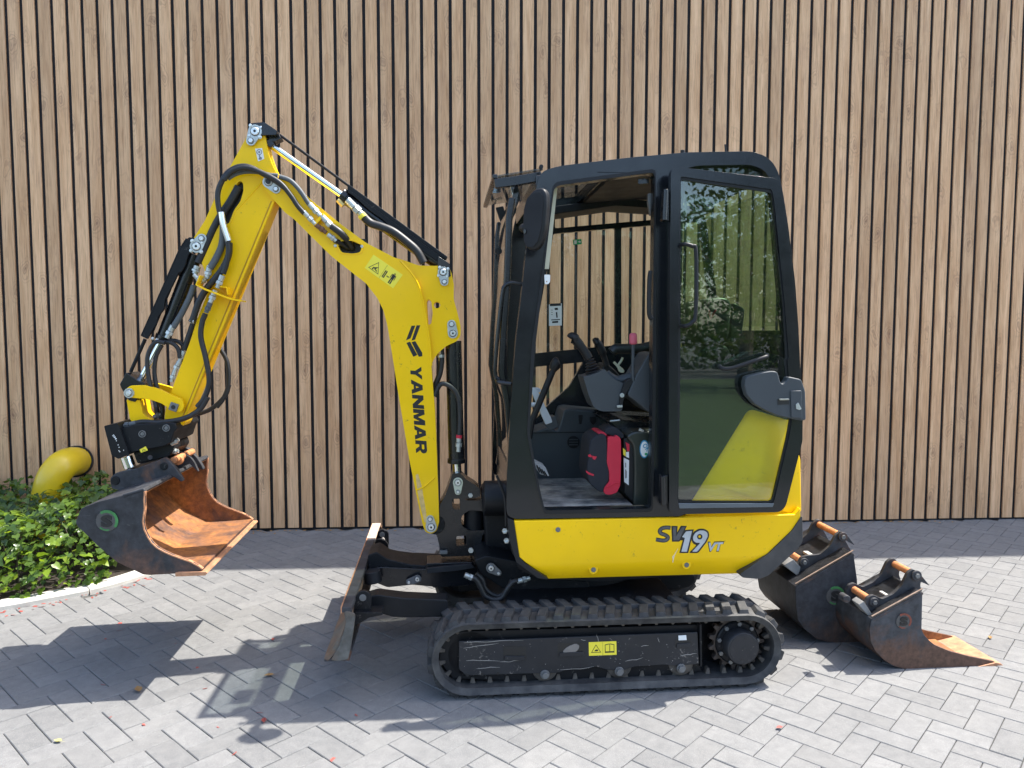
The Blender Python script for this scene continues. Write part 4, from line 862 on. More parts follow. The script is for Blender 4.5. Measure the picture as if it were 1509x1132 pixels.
hose('B', [(600,735),(545,730),(505,780),(490,860),(505,980),(530,1070),(545,1132)], .010, .50, bk_); hose('B', [(590,730),(640,735),(680,770),(692,830)], .010, .52, bk_); hose('B', [(600,725),(665,722),(705,745),(715,780)], .010, .55, bk_); hose('B', [(580,750),(545,820),(535,920),(550,1010),(575,1132)], .010, .52, bk_)

# ---------------- bucket linkage
for v in (.487, .632):
    k = MB().prism(rnd(PS(.487, 'C', [(345,52),(372,30),(450,28),(530,50),(600,84),(652,104),(662,150),(640,178),(590,162),(540,127),(480,107),(400,98),(360,95),(343,75)]), .012, 4), v, v+.020); lk = part(k, 'link_arm', YEL, mach, .003)
    if v < .5:
        pin('C', (368,70), 26, (368,74), 22, v, lk); q = P(v, 'C', (608,145)); k = MB(); s = EX.sc(v)/3.652; k.prism([(q[0]+30*s*math.cos(R(a)), q[1]+30*s*math.sin(R(a))) for a in (25, 115, 205, 295)], v-.010, v+.002); part(k, 'pin_head', ZND, lk, .003); k = MB(); k.prism(circ(q, 11*s, 14), v-.012, v-.009); part(k, 'pin_bore', INK, lk, 0)
k = MB(); k.prism(rnd(PS(.51, 'C', [(352,105),(425,108),(440,180),(465,205),(492,216),(400,240),(372,215)]), .006), .508, .63); ln = part(k, 'bucket_link', YEL, mach, .003)
k = MB(); k.prism(rnd(PS(.62, 'C', [(420,105),(455,108),(465,165),(490,215),(455,200),(430,160)]), .004), .60, .635); part(k, 'link_web', YELD, ln, .002)
hose('C', [(480,40),(500,90),(512,140),(520,200)], .012, .57, ln); hose('C', [(515,40),(535,100),(545,160),(540,210)], .012, .56, ln); fitting('C', (500,200), (540,185), .012, .55, ln, ZND)

# ---------------- tilting quick coupler
Q0, Q1 = .44, .76
k = MB(); k.prism(rnd(PS(Q0, 'K', [(350,300),(560,240),(760,228),(1100,215),(1140,300),(1100,345),(1080,400),(1050,500),(960,545),(540,625),(400,640)]), .006), Q0, Q1); cp = part(k, 'tilt_coupler', BLK, mach, .005)
k = MB(); k.prism(rnd(PS(Q0, 'K', [(150,255),(340,215),(500,650),(350,712),(255,660)]), .006), Q0-.02, Q1+.02); k.prism(rnd(PS(Q0, 'K', [(125,400),(180,375),(250,560),(300,690),(245,670)]), .004), Q0+.02, Q1-.02); valve = part(k, 'valve_block', BLK, cp, .004)
m = MB(); o = Vector(P(Q0-.02, 'K', (238,378))); e = Vector(P(Q0-.02, 'K', (282,438)))
text('lettering', '2M', P(Q0-.02, 'K', (238,390)), e-o, 75*EX.sc(Q0)/9.43, 24*EX.sc(Q0)/9.43, Q0-.0205, WHT, valve, bold=.03)
for a in ((298,468),(322,525),(335,560),(333,605),(345,620),(398,600)): m.prism(PS(Q0-.02, 'K', circ(a, 9, 6, .7)), Q0-.0212, Q0-.0195)
part(m, 'white_marks', WHT, valve, 0)
for a in ((660,372),(992,290)):
    q = P(Q0, 'K', a); s = EX.sc(Q0)/9.43; k = MB(); k.prism(circ(q, 48*s, 24), Q0-.006, Q0+.002, [circ(q, 36*s, 24)]); k.prism(circ(q, 26*s, 16), Q0-.004, Q0+.002); pn = part(k, 'coupler_pin', ZND, cp, .001)
decal([P(Q0, 'K', q) for q in ((640,635),(735,600),(705,545),(620,590))], Q0, cp, 'warning_decal', tri_ring(.5, .42, .42, .14, .8))
k = MB(); k.cyl(P3(.52, 'K', (435,690)), P3(.52, 'K', (490,840)), .027, 20); k.cyl(P3(.66, 'K', (435,690)), P3(.66, 'K', (490,840)), .027, 20); part(k, 'tilt_rod', CHR, cp, 0)
k = MB(); k.prism(rnd(PS(.48, 'K', [(500,640),(1050,500),(1080,590),(1010,700),(880,730),(560,800)]), .01), .50, .72); part(k, 'tilt_housing', BLK, cp, .006)
k = MB(); k.cyl(P3(.46, 'K', (765,700)), P3(.47, 'K', (765,700)), .011, 14); part(k, 'bolt', WORN, cp, .001)
fitting('K', (1060,510), (1160,450), .012, .50, cp); fitting('K', (1060,620), (1160,610), .012, .52, cp)
low = rnd(PS(.42, 'K', [(205,1010),(225,970),(290,915),(560,860),(880,740),(960,700),(1010,735),(1120,850),(1190,960),(1225,1030),(1190,1040),(1110,980),(1040,960),(960,1020),(700,1120),(400,1180),(230,1132)]), .008)
for v in (.42, .72):
    k = MB().prism(low, v, v+.03); hp = part(k, 'hook_plate', WORN, cp, .004)
    if v < .5:
        for a, rr in (((960,820), 52), ((285,1020), 58)):
            q = P(v, 'K', a); kk = MB(); kk.prism(circ(q, rr*EX.sc(v)/9.43, 24), v-.007, v+.002); part(kk, 'pin_boss', BLK, hp, .003)
k = MB(); k.prism(PS(.45, 'K', [(300,930),(560,870),(880,750),(960,900),(500,1060),(300,1060)]), .45, .72); part(k, 'hook_body', BLK, cp, .004)

# ---------------- wide ditching bucket
K0, K1 = .11, .965
side = [(455,600),(452,650),(455,690),(445,760),(452,800),(470,840),(490,872),(520,900),(560,922),(600,940),(700,975),(750,1003),(764,1015),(760,1024),(620,1036),(470,1046),(440,1044),(300,978),(200,892),(125,818),(90,788),(80,765),(110,690),(210,652),(330,622),(440,590)]
so_ = rnd(PS(K0, 'C', side), .010, 3)
shell = PS(K0, 'C', [(452,592),(440,590),(330,622),(210,652),(112,690),(90,735),(80,765),(92,790),(125,820),(200,894),(300,980),(440,1047),(480,1050),(620,1042),(760,1030)])
k = MB(); k.prism(strip(shell, .014), K0, K1); bucket = part(k, 'bucket', BUCKO, mach, .003)
inner = strip(shell, .014)[len(shell):]; k = MB(); k.prism(strip(inner[::-1], .002), K0+.014, K1-.014); part(k, 'inner_face', RUSTI, bucket, 0)
for v in (K0-.004, K1-.012):
    part(MB().prism(so_, v, v+.016), 'side_plate', BUCKO, bucket, .003)
part(MB().prism(rnd(PS(K0, 'C', side), .010, 3), K1-.0135, K1-.0125), 'side_lining', RUSTI, bucket, 0)
e = PS(K0, 'C', side[:13]); part(MB().prism(strip(e, -.006), K0-.006, K0+.014), 'plate_edge', RUSTE, bucket, .001); part(MB().prism(strip(e, -.006), K1-.014, K1+.006), 'plate_edge', RUSTE, bucket, .001)
lip = PS(K0, 'C', [(618,1034),(640,1030),(786,1027),(792,1036),(780,1048),(620,1054)]); part(MB().prism(lip, K0-.012, K1+.012), 'cutting_edge', RUSTE, bucket, .002)
tl = PS(K0, 'C', [(330,615),(445,582),(456,600),(340,640)]); part(MB().prism(tl, K0-.004, K1+.004), 'top_lip', WORN, bucket, .004)
def emblem(Fm, c, v, s, parent, ringmat, rot=0):
    m = MB(); m.prism(circ(c, s, 28), v-.004, v+.001); part(m, 'emblem_boss', mk('worn_boss', (.07,.07,.07), .55, var=.3, vs=40, dust=.4, dcol=(.09,.07,.05)), parent, .001)
    m = MB(); q = [(c[0]+s*.80*math.cos(R(a)), c[1]+s*.80*math.sin(R(a))) for a in range(-40, 130, 15)]; m.prism(strip(q, -s*.26), v-.0050, v-.003); m.prism(strip([(c[0]+s*.80*math.cos(R(a)), c[1]+s*.80*math.sin(R(a))) for a in range(225, 300, 15)], -s*.14), v-.0055, v-.003); part(m, 'emblem_ring', ringmat, parent, 0)
    text('emblem_letter', 'S', (c[0]-s*.52*math.cos(rot)+s*.58*math.sin(rot), c[1]-s*.52*math.sin(rot)-s*.58*math.cos(rot)), (math.cos(rot), math.sin(rot)), s*1.04, s*1.16, v-.004, INK, parent, bold=.06, extrude=.003)
GRNW = mk('worn_green', (.05,.22,.06), .6, var=.3, vs=50, dust=.4, dcol=(.03,.03,.03)); RSTW = mk('worn_red', (.24,.06,.035), .7, var=.3, vs=50, dust=.4, dcol=(.05,.04,.03))
emblem(EX, P(K0, 'C', (250,757)), K0-.004, 55*EX.sc(K0)/3.652, bucket, GRNW)
for v in (.60,):
    k = MB(); k.prism(rnd(PS(.56, 'K', [(1010,760),(1060,690),(1110,640),(1180,650),(1280,710),(1340,790),(1400,925),(1350,880),(1270,800),(1190,830),(1120,900),(1000,930)]), .006), v, v+.02); part(k, 'bucket_ear', WORN, bucket, .003)
k = MB(); a, b = P3(.40, 'K', (1030,750)), P3(.80, 'K', (1245,730)); k.cyl(P3(.47, 'K', (1085,745)), P3(.47, 'K', (1085,745))+Vector((0, .27, 0)), .016, 18); part(k, 'bucket_pin', RUSTP, bucket, .003)
k = MB(); c = P3(.52, 'K', (1140,740)); k.cyl(c, c+Vector((0, .03, 0)), .024, 18); part(k, 'pin_collar', RUSTP, bucket, .003)

# ---------------- side cover with lettering, rear cover, counterweight
OFFV[0] = .15
C0 = .015
up = [(190,815),(870,801),(1362,787),(1385,760),(1386,800),(1352,850),(1250,948),(1200,962),(735,983),(400,1010),(235,985),(213,965)]
lo_edge = [(235,985),(400,1010),(735,983),(1200,962),(1250,948)]
bot = [(1132,1034),(335,1056)]
U = [P3(C0, 'G', q) for q in up]; Bv = [P3(C0+.05, 'G', q) for q in bot]
vs = U + Bv; n = len(U)
fs = [list(range(n))[::-1], [7, 6, n, ], [7, n, n+1, 8], [8, n+1, 9], [9, n+1, 10]]
rim = [0,1,2,3,4,5,6,n,n+1,10,11]
back = [Vector((vs[i].x, .10, vs[i].z)) for i in rim]; o = len(vs); vs2 = vs + back
fs += [[rim[k], rim[(k+1) % len(rim)], o+(k+1) % len(rim), o+k] for k in range(len(rim))]
cover = part(MB().add(vs2, fs), 'side_cover', YEL, body, .004)
for a in ((374,850),(522,1017),(910,997)):
    v = C0 if a[1] < 960 else C0+.012; q = P(v, 'G', a); k = MB(); k.prism(circ(q, .020, 22), v-.0015, v+.004); part(k, 'bolt_dimple', YEL, cover, .001); k = MB(); k.prism(circ(q, .011, 18), v-.005, v+.002); k.prism(circ(q, .006, 6), v-.0062, v); part(k, 'bolt', ZND, cover, .001)
s = EX.sc(C0)/10.779
# model badge: black outline letters with silver faces
xd = Vector(P(C0, 'R', (1280,400)))-Vector(P(C0, 'R', (180,430))); xd = Vector((1, 0))
def badge(t, x, y, L, H, face, sh, bl=.045, mat2=INK):
    text('badge_outline', t, P(C0, 'R', (x-9, y+9)), xd, (L+20)*s, (H+20)*s, C0, INK, cover, sh, bl)
    text('badge_letters', t, P(C0, 'R', (x+4, y-4)), xd, (L-8)*s, (H-8)*s, C0-.0008, face, cover, sh, bl*.55)
DKS = mk('dark_silver', (.10,.105,.115), .35, metal=.3, var=.3, vs=30)
def glyph(outer, inner, mo, mi_, lift=0, hole=None):
    ho = [PS(C0, 'R', circ(*hole[0]))] if hole else (); hi = [PS(C0, 'R', circ(*hole[1]))] if hole else ()
    MB().prism(PS(C0, 'R', outer), C0-.0008-lift, C0+.0003, ho).build('badge_outline', mo, cover); MB().prism(PS(C0, 'R', inner), C0-.0016-lift, C0-.0006-lift, hi).build('badge_letters', mi_, cover)
spine = cr([Vector(q) for q in ((410,192),(350,188),(280,200),(240,240),(258,280),(320,305),(368,340),(352,380),(290,395),(180,378))], 4)
def band(w): 
    L = [tuple(p) for p in spine]; a = strip(L, w/2)[len(L):]; b = strip(L, -w/2)[len(L):]; return a + b[::-1]
glyph(band(64), band(36), INK, DKS)
glyph([(424,162),(522,164),(516,268),(575,160),(668,164),(560,400),(545,412),(434,412)], [(446,182),(500,182),(494,330),(590,180),(640,182),(545,390),(455,392)], INK, DKS, .0004)
glyph([(562,350),(640,228),(778,218),(690,592),(550,592),(606,392),(565,392)], [(592,335),(655,250),(750,240),(668,570),(580,570),(636,352)], INK, SILV, .0010)
glyph(rnd([(745,400),(740,325),(785,248),(865,206),(950,208),(1014,248),(1024,325),(985,415),(848,592),(702,592),(828,468),(775,450)], 30), rnd([(768,392),(765,332),(802,270),(872,232),(942,234),(992,264),(1000,322),(962,405),(832,570),(748,570),(884,428),(810,428)], 24), INK, SILV, .0012, (((872,332),22,14),((872,332),44,18)))
badge('VT', 1005, 568, 265, 155, SILV, .22, .06)
MB().prism(PS(C0, 'R', [(528,520),(532,524),(480,625),(460,700),(452,745),(440,745),(446,690),(436,650),(468,618)]), C0-.0005, C0+.0004).build('scratch', mk('pale_scratch', (.75,.60,.35), .6), cover)
rc = [P3(.05, 'G', q) for q in ((905,792),(925,735),(1172,338),(1345,392),(1386,560),(1390,775),(1362,792))]; ic = [P3(-.012, 'G', (1215,552)), P3(.022, 'G', (1040,668)), P3(.0, 'G', (1150,700))]
vs = rc + ic; fs = [[2,3,7],[3,4,7],[7,4,5],[9,7,5],[9,5,6],[0,8,9,6],[0,1,8],[1,2,8],[2,7,8],[8,7,9]]; bkk = [Vector((q.x, .93, q.z)) for q in rc]; o = len(vs); vs = vs + bkk
fs = [f[::-1] for f in fs] + [[k, (k+1) % 7, o+(k+1) % 7, o+k] for k in range(7)] + [[o+k for k in range(7)]]
ec = part(MB().add(vs, fs), 'engine_cover', YEL, body, .006)
k = MB(); k.prism(rnd(PS(C0-.005, 'G', [(1392,790),(1394,900),(1372,932),(1250,1042),(1212,1056),(1142,1050),(1131,1036),(1252,950),(1352,852)]), .012), C0-.008, 1.0); cw = part(k, 'counterweight', mk('dark_grey_casting', (.028,.030,.034), .45, var=.1, dust=.15, bmp=.1), body, .014, 3)
k = MB(); k.prism(rnd(PS(C0, 'G', [(163,802),(190,812),(213,965),(235,988),(335,1057),(290,1052),(200,985),(174,900)]), .004), C0-.004, .14); part(k, 'front_fender', PLB, body, .008)

# ---------------- cab
lb_in = lambda P_, g: [tuple(Vector(q) + (Vector(q)-sum((Vector(x) for x in P_), Vector((0, 0)))/len(P_)).normalized()*g) for q in P_]
W0, W1 = .028, 1.0
outer = PS(W0, 'G', [(160,790),(160,640),(172,430),(186,226)]) + PS(W0, 'F', [(208,860),(228,700),(252,480),(285,250),(308,150),(330,122),(400,102),(700,66),(950,43),(1230,38),(1290,55),(1330,88),(1355,135),(1375,230),(1395,360),(1425,600),(1440,800)]) + PS(W0, 'G', [(1385,250),(1388,335),(1345,398),(1170,345),(925,742),(900,795),(190,806)])
dw = PS(W0, 'F', [(372,205),(390,188),(800,132),(812,142),(806,640),(803,1000)]) + PS(W0, 'G', [(768,300),(763,750),(755,762),(328,770),(318,762),(300,690),(275,560),(255,440)]) + PS(W0, 'F', [(292,890),(328,590)])
rw = PS(W0, 'F', [(940,116),(1000,101),(1230,97),(1288,118),(1325,172),(1352,520),(1388,890)]) + PS(W0, 'G', [(1330,145),(1300,128),(1240,112),(1180,105),(1140,125),(1080,152),(1000,160),(885,138)])
dw, rw, outer = rnd(dw, .02, 3), rnd(rw, .02, 3), rnd(outer, .03, 4)
cab = part(MB().prism(outer, W0, W0+.055, [dw, rw]), 'cab', CABP, mach, .008, 3)
part(MB().prism(lb_in(dw, .016), W0-.005, W0+.002, [dw]), 'door_seal', PLB, cab, .002)
lft = PS(W1, 'F', [(300,135),(300,135)])
fw1 = rnd(PS(W1, 'F', [(378,302),(805,258),(1010,238),(1015,318),(805,337),(378,374)]), .01)
fw2 = rnd(PS(W1, 'F', [(372,398),(640,374),(640,885),(288,920),(300,800)]), .01)
fw3 = rnd(PS(W1, 'F', [(668,372),(1010,345),(1075,900),(668,884)]), .01)
fw4 = rnd(PS(W1, 'G', [(276,172),(480,152),(420,255),(330,335),(255,420)]), .01)
farf = part(MB().prism(outer, W1, W1+.03, [fw1, fw2, fw3, fw4]), 'far_side_frame', CABP, cab, .005)
for w in (fw1, fw2, fw3, fw4): MB().prism(lb_in(w, .008), W1+.012, W1+.017).build('window_glass', GLS, cab)
MB().prism(lb_in(rw, .008), W0+.030, W0+.035).build('window_glass', GLR, cab)
# roof: rails, sheet with a glazed hatch, rear sheet
def prof(pts): return PS(W0, 'F', pts)
rp_ = prof([(318,128),(332,122),(350,117)]); hp_ = prof([(350,117),(440,101),(540,88),(610,79)]); bp_ = prof([(610,79),(700,66),(950,43),(1230,38),(1290,55),(1330,88),(1355,135)])
for q in (rp_, bp_): part(MB().prism(strip(q, -.05), W0+.05, W1+.003), 'roof', CABP, cab, .006)
hq = strip(hp_, -.012)
part(MB().prism(hq, W0+.13, W1-.10), 'roof_window', GLV, cab, 0); part(MB().prism(strip(hp_, -.05), W0+.05, W0+.13), 'roof', CABP, cab, 0); part(MB().prism(strip(hp_, -.05), W1-.10, W1+.003), 'roof', CABP, cab, 0)
part(MB().prism(prof([(330,170),(815,112),(940,118),(1320,165),(1330,185),(815,150),(340,215)]), W0+.75, W1), 'headliner', PLB, cab, .004)
part(MB().prism(prof([(620,95),(1300,75),(1330,150),(940,118),(640,140)]), W0+.06, W0+.75), 'headliner', PLB, cab, .004)
k = MB(); hw = P(W0, 'F', (320,170)); k.box((hw[0]-.02, W0+.04, hw[1]-.05), (hw[0]+.025, W1, hw[1]+.035)); part(k, 'front_header', CABP, cab, .005)
# roof rear pillar glass + lower back wall
ru = P(W0, 'F', (1440,800)); rt = P(W0, 'F', (1362,190)); rm = P(W0, 'G', (1386,300))
part(MB().prism([(rt[0]-.012, rt[1]), (rt[0], rt[1]), (ru[0], ru[1]), (ru[0]-.012, ru[1])], W0+.06, W1), 'rear_glass', GLS, cab, 0)
part(MB().prism([(ru[0]-.05, ru[1]-.02), (ru[0]-.006, ru[1]-.02), (rm[0]-.01, rm[1]-.10), (rm[0]-.05, rm[1]-.10)], W0+.06, W1), 'back_wall', CABP, cab, .004)
for z in (0, 1):
    v = W0+.04 if z == 0 else W1-.05
# front frame: posts, glass, lower panel
fo = [(176,240),(163,330),(158,500),(152,640),(140,800),(130,1000)]
fr = PS(.12, 'F', fo) + PS(.12, 'G', [(150,330),(165,500),(170,640),(160,700)])
for v in (.10, .84): part(MB().prism(strip(fr, .030), v, v+.05), 'front_post', BLKG, cab, .008)
part(MB().prism(strip([(x+.012, z) for x, z in fr], .005), .15, .84), 'front_window', GLS, cab, 0)
for v, vv in ((W0+.02, .11), (.885, W1)):   # curved corner panes tie the posts to the pillars
    pass
part(MB().prism(PS(.12, 'G', [(172,600),(230,600),(260,790),(172,790)]), W0+.05, W1), 'front_panel', CABP, cab, .006)
vq = PS(.12, 'F', [(108,150),(180,138),(318,116)]); part(MB().prism(strip(vq, -.006), .10, .86), 'front_visor', GLV, cab, 0)
part(MB().prism([(vq[0][0]-.004, vq[0][1]-.012), (vq[0][0]+.018, vq[0][1]-.012), (vq[0][0]+.018, vq[0][1]+.006), (vq[0][0]-.004, vq[0][1]+.006)], .09, .87), 'visor_edge', BLKG, cab, .003)
for v in (.09, .84): part(MB().prism(strip(PS(v, 'F', [(112,158),(200,147),(318,126)]), -.040), v, v+.03), 'visor_bracket', BLKG, cab, .003)
k = MB(); k.tube(cr([P3(.10, 'F', q) for q in ((232,618),(190,612),(160,625),(148,665),(132,800),(118,960),(118,1015),(135,1035))], 4), .0095, 10); k.tube(cr([P3(.10, 'F', (118,1000)), P3(.10,'F',(122,1035)), P3(.06, 'G', (130,236)), P3(.04, 'G', (180,243))], 4), .0095, 10); part(k, 'grab_handle', BLKG, cab, 0)
k = MB(); k.tube([P3(.12,'G',(152,0)), P3(.12,'G',(150,120)), P3(.12,'G',(152,225))], .014, 8); part(k, 'wiper_motor', PLB, cab, .002)
# work lights
def lamp(v, ang, crop, body_, lensq):
    k = MB().prism(rnd(PS(v, crop, body_), .004), v, v+.11); L = part(k, 'work_light', PLB, cab, .004)
    q = MB().prism(rnd(PS(v, crop, lensq), .004), v-.006, v+.116); part(q, 'lamp_glass', GLC, L, 0)
    c = PS(v, crop, lensq); cc = (sum(x[0] for x in c)/4, sum(x[1] for x in c)/4)
    part(MB().prism([((x[0]-cc[0])*.34+cc[0]-.012, (x[1]-cc[1])*.45+cc[1]) for x in c], v-.004, v+.112), 'reflector', LENS, L, .003)
lamp(.70, 0, 'M', [(175,165),(275,150),(268,300),(170,310)], [(180,122),(290,130),(250,350),(105,340)])
lamp(.20, 0, 'M', [(330,190),(395,190),(420,330),(390,400)], [(300,180),(400,152),(420,225),(372,412)])
k = MB(); k.prism(rnd(PS(.72, 'M', [(192,415),(262,400),(310,560),(290,600),(250,585)]), .003), .72, .74); k.prism(rnd(PS(.72, 'M', [(262,590),(330,585),(335,840),(280,860),(225,850),(240,700)]), .004), .70, .78); mbk = part(k, 'wiper_bracket', PLB, cab, .003)
k = MB(); k.prism(circ(P(.71,'M',(215,818)), 32*EX.sc(.71)/6.29, 14), .70, .72); k.tube([P3(.71,'M',(225,830)), P3(.71,'M',(215,908))], .006, 8); part(k, 'knob', PLB, mbk, .001)
k = MB()
for a in ((268,690),(255,798),(278,612)): k.prism(circ(P(.70, 'M', a), .009, 10), .692, .702)
part(k, 'bolt', ZNC, mbk, .001)
hose('M', [(330,570),(345,500),(370,450),(375,380)], .006, .40, cab, PLB, 'cable')
# mirrors
mq = [(600,232),(650,236),(682,285),(685,400),(668,620),(632,760),(585,815),(545,822),(505,805),(480,740),(472,600),(480,400),(515,290),(560,245)]
k = MB(); k.prism(rnd(PS(-.10, 'M', mq), .02, 4), -.115, -.075); mir = part(k, 'mirror', PLB, cab, .012, 3)
inn = [Vector(q) for q in PS(-.115, 'M', mq)]; cc = sum(inn, Vector((0, 0)))/len(inn); k = MB(); k.prism([tuple(cc+(q-cc)*.90+Vector((-.004, 0))) for q in inn], -.119, -.113); part(k, 'mirror_back', mk('mirror_shell', (.012,.012,.014), .6, bmp=.1, bs=200, spec=.3), mir, .003)
k = MB(); k.tube(cr([P3(-.08, 'M', (490,625)), P3(-.09, 'M', (440,590)), P3(-.03, 'M', (395,590)), P3(.04, 'M', (420,640))], 4), [.012+.008*math.sin(q*.5) for q in range(13)], 10); part(k, 'mirror_arm', PLB, mir, 0)
k = MB(); k.prism(circ(P(-.12, 'M', (498,630)), .010, 14, .6), -.124, -.116); part(k, 'mirror_pivot', BLKG, mir, .001)
k = MB(); k.prism(rnd(PS(.03, 'M', [(455,195),(478,210),(476,270),(430,520),(400,560),(385,545),(405,400),(430,240)]), .008), .02, .05); part(k, 'mirror_rail', BLKG, mir, .006)
k = MB(); k.tube([P3(.04,'M',(612,30)), P3(.04,'M',(612,70))], .007, 10); k.prism(circ(P(.04,'M',(612,38)), .009, 12), .03, .05); k.tube([P3(.04,'F',(935,34)), P3(.04,'F',(935,48))], .010, 10); k.tube([P3(.30,'F',(1120,8)), P3(.30,'F',(1122,40))], .004, 6); part(k, 'roof_fastener', PLB, cab, .001)
mc_ = Vector(((inn[2].x+inn[8].x)/2, -.095+OFFV[0], cc.y)); mir.matrix_local = Matrix.Translation(mc_) @ Matrix.Rotation(R(-38), 4, 'Z') @ Matrix.Diagonal((1.14, 1, .97, 1)) @ Matrix.Translation(-mc_)
# strip of cream tape and gas strut inside the front pillar
k = MB(); k.prism(PS(W0+.062, 'BB', [(232,222),(262,226),(248,340),(182,985),(142,985),(150,880)]), W0+.062, W0+.068); part(k, 'cream_strip', CRM, cab, .001)
k = MB(); k.prism(rnd(PS(W0+.05, 'BB', [(124,1045),(178,1045),(176,1110),(160,1132),(128,1132)]), .005), W0-.004, W0+.004, [circ(P(W0+.05, 'BB', (146,1108)), .003, 10)]); part(k, 'latch_tab', WHT, cab, .001)
# stickers on the far panes
v = W1+.010
k = MB(); k.prism(PS(v, 'F', [(352,706),(408,702),(408,798),(352,800)]), v-.0005, v+.0005); sk = part(k, 'window_sticker', WHT, cab, 0)
k = MB()
for q in ([(356,703),(404,701),(404,712),(356,714)], [(376,722),(390,721),(392,730),(378,731)], [(382,740),(388,740),(390,764),(384,764)], [(362,772),(400,770),(400,774),(362,776)], [(366,780),(392,778),(392,786),(366,788)], [(362,730),(368,730),(368,732),(362,732)], [(362,740),(368,740),(368,742),(362,742)], [(362,750),(368,750),(368,752),(362,752)]): k.prism(PS(v, 'F', q), v-.0012, v-.0004)
k.build('sticker_print', INK, sk)
k = MB(); k.prism(PS(v, 'F', [(457,424),(494,421),(495,444),(458,447)]), v-.0005, v+.0005); sk = part(k, 'exit_sticker', GRN, cab, 0)
k = MB(); k.prism(PS(v, 'F', [(462,428),(473,427),(473,442),(462,443)]), v-.0012, v-.0004)
for q in ([(478,433),(486,428),(486,438)], [(485,431),(491,431),(491,436),(485,436)]): k.prism(PS(v, 'F', q), v-.0012, v-.0004)
k.build('sticker_print', WHT, sk)

# ---------------- the open door, folded back along the cab
D0 = -.075
do = rnd(PS(D0, 'F', [(884,125),(902,106),(1100,128),(1345,158),(1366,180),(1375,240),(1440,800)]) + PS(D0, 'G', [(1388,255),(1395,330),(1394,480),(1325,750),(1310,770),(1290,778),(850,787),(838,772),(836,400)]), .012, 3)
di = rnd(PS(D0, 'F', [(925,148),(1325,205),(1335,260),(1380,700),(1398,940)]) + PS(D0, 'G', [(1330,140),(1350,400),(1335,480),(1275,735),(1262,744),(882,742),(872,735),(874,300)]), .012, 3)
door = part(MB().prism(do, D0, D0+.035, [di]), 'door', CABP, mach, .006, 3)
di2 = lb_in(di, -.012)
part(MB().prism(lb_in(di, .003), D0+.006, D0+.016, [di2]), 'glass_seal', PLB, door, .002)
MB().prism(lb_in(di, .004), D0+.018, D0+.023).build('door_glass', GLD, door)
part(MB().prism(PS(D0, 'G', [(876,740),(1275,740),(1268,756),(880,762)]), D0-.004, D0+.004), 'bottom_trim', mk('aluminium_trim', (.12,.14,.16), .35, metal=.4), door, .002)
k = MB(); k.tube(cr([P3(D0-.005, 'F', (928,446)), P3(D0-.035, 'F', (945,444)), P3(D0-.04, 'F', (975,452)), P3(D0-.04, 'F', (993,480)), P3(D0-.04, 'F', (992,740)), P3(D0-.04, 'F', (975,785)), P3(D0-.035, 'F', (950,800)), P3(D0-.005, 'F', (928,800))], 5), .0085, 10); part(k, 'grab_handle', PLB, door, 0)
k = MB(); k.prism(rnd(PS(D0, 'Z', [(480,700),(500,685),(600,660),(680,648),(720,655),(730,690),(745,740),(765,745),(790,720),(800,690),(900,712),(930,800),(935,1020),(880,1020),(720,985),(640,950),(550,900),(490,830),(472,760)]), .012, 4), D0-.040, D0+.004); lock = part(k, 'lock_case', PLA, door, .014, 3)
k = MB(); k.prism(rnd(PS(D0-.04, 'Z', [(845,800),(930,800),(935,1015),(850,1005)]), .006), D0-.047, D0-.02); part(k, 'lock_plate', PLA, lock, .004)
k = MB(); k.prism(PS(D0-.04, 'Z', [(760,862),(832,860),(832,872),(762,874)]), D0-.050, D0-.036); part(k, 'latch_lever', mk('latch_metal', (.40,.38,.30), .5), lock, .002)
k = MB(); k.prism(PS(D0-.04, 'Z', [(748,868),(835,866),(838,905),(752,908)]), D0-.0415, D0-.038); part(k, 'latch_slot', INK, lock, 0)
k = MB(); k.prism(rnd(PS(D0-.047, 'Z', [(888,905),(905,892),(930,940),(915,948),(890,940)]), .002), D0-.051, D0-.045); part(k, 'lock_striker', ZNC, lock, .001)
k = MB(); k.tube(cr([P3(D0+.0, 'Z', (310,615)), P3(D0-.03, 'Z', (330,632)), P3(D0-.035, 'Z', (400,632)), P3(D0-.035, 'Z', (560,580)), P3(D0-.03, 'Z', (660,545)), P3(D0, 'Z', (672,530))], 5), .009, 10); part(k, 'pull_handle', PLB, door, 0)
for cr_, q in (('F', [(858,205),(878,205),(878,340),(850,340)]), ('G', [(808,628),(833,625),(833,745),(808,748)])):
    k = MB(); k.prism(rnd(PS(D0, cr_, q), .003), D0+.005, D0+.05); a, b = P3(D0-.005, cr_, (q[0][0]+4, q[0][1])), P3(D0-.005, cr_, (q[3][0]+6, q[3][1])); k.cyl(a, b, .011, 12); part(k, 'hinge', BLKG, door, .002)
k = MB(); a = [(796,560),(790,600),(788,720),(792,760),(803,770)]; k.tube(cr([P3(-.02, 'F', q) for q in a], 4), .010, 10); part(k, 'pillar_handle', PLB, cab, 0)
k = MB(); k.prism(PS(W0, 'F', [(755,148),(803,145),(803,168),(756,170)]), W0+.056, W0+.060)
for q in ((765,158),(795,155)): k.prism(circ(P(W0+.05, 'F', q), .004, 8), W0+.050, W0+.057)
part(k, 'latch_plate', CABP, cab, .001)
k = MB(); k.prism(rnd(PS(W0+.06, 'F', [(785,222),(805,220),(806,315),(795,318),(785,262)]), .004), W0+.06, W0+.085); part(k, 'door_catch', ZND, cab, .002)

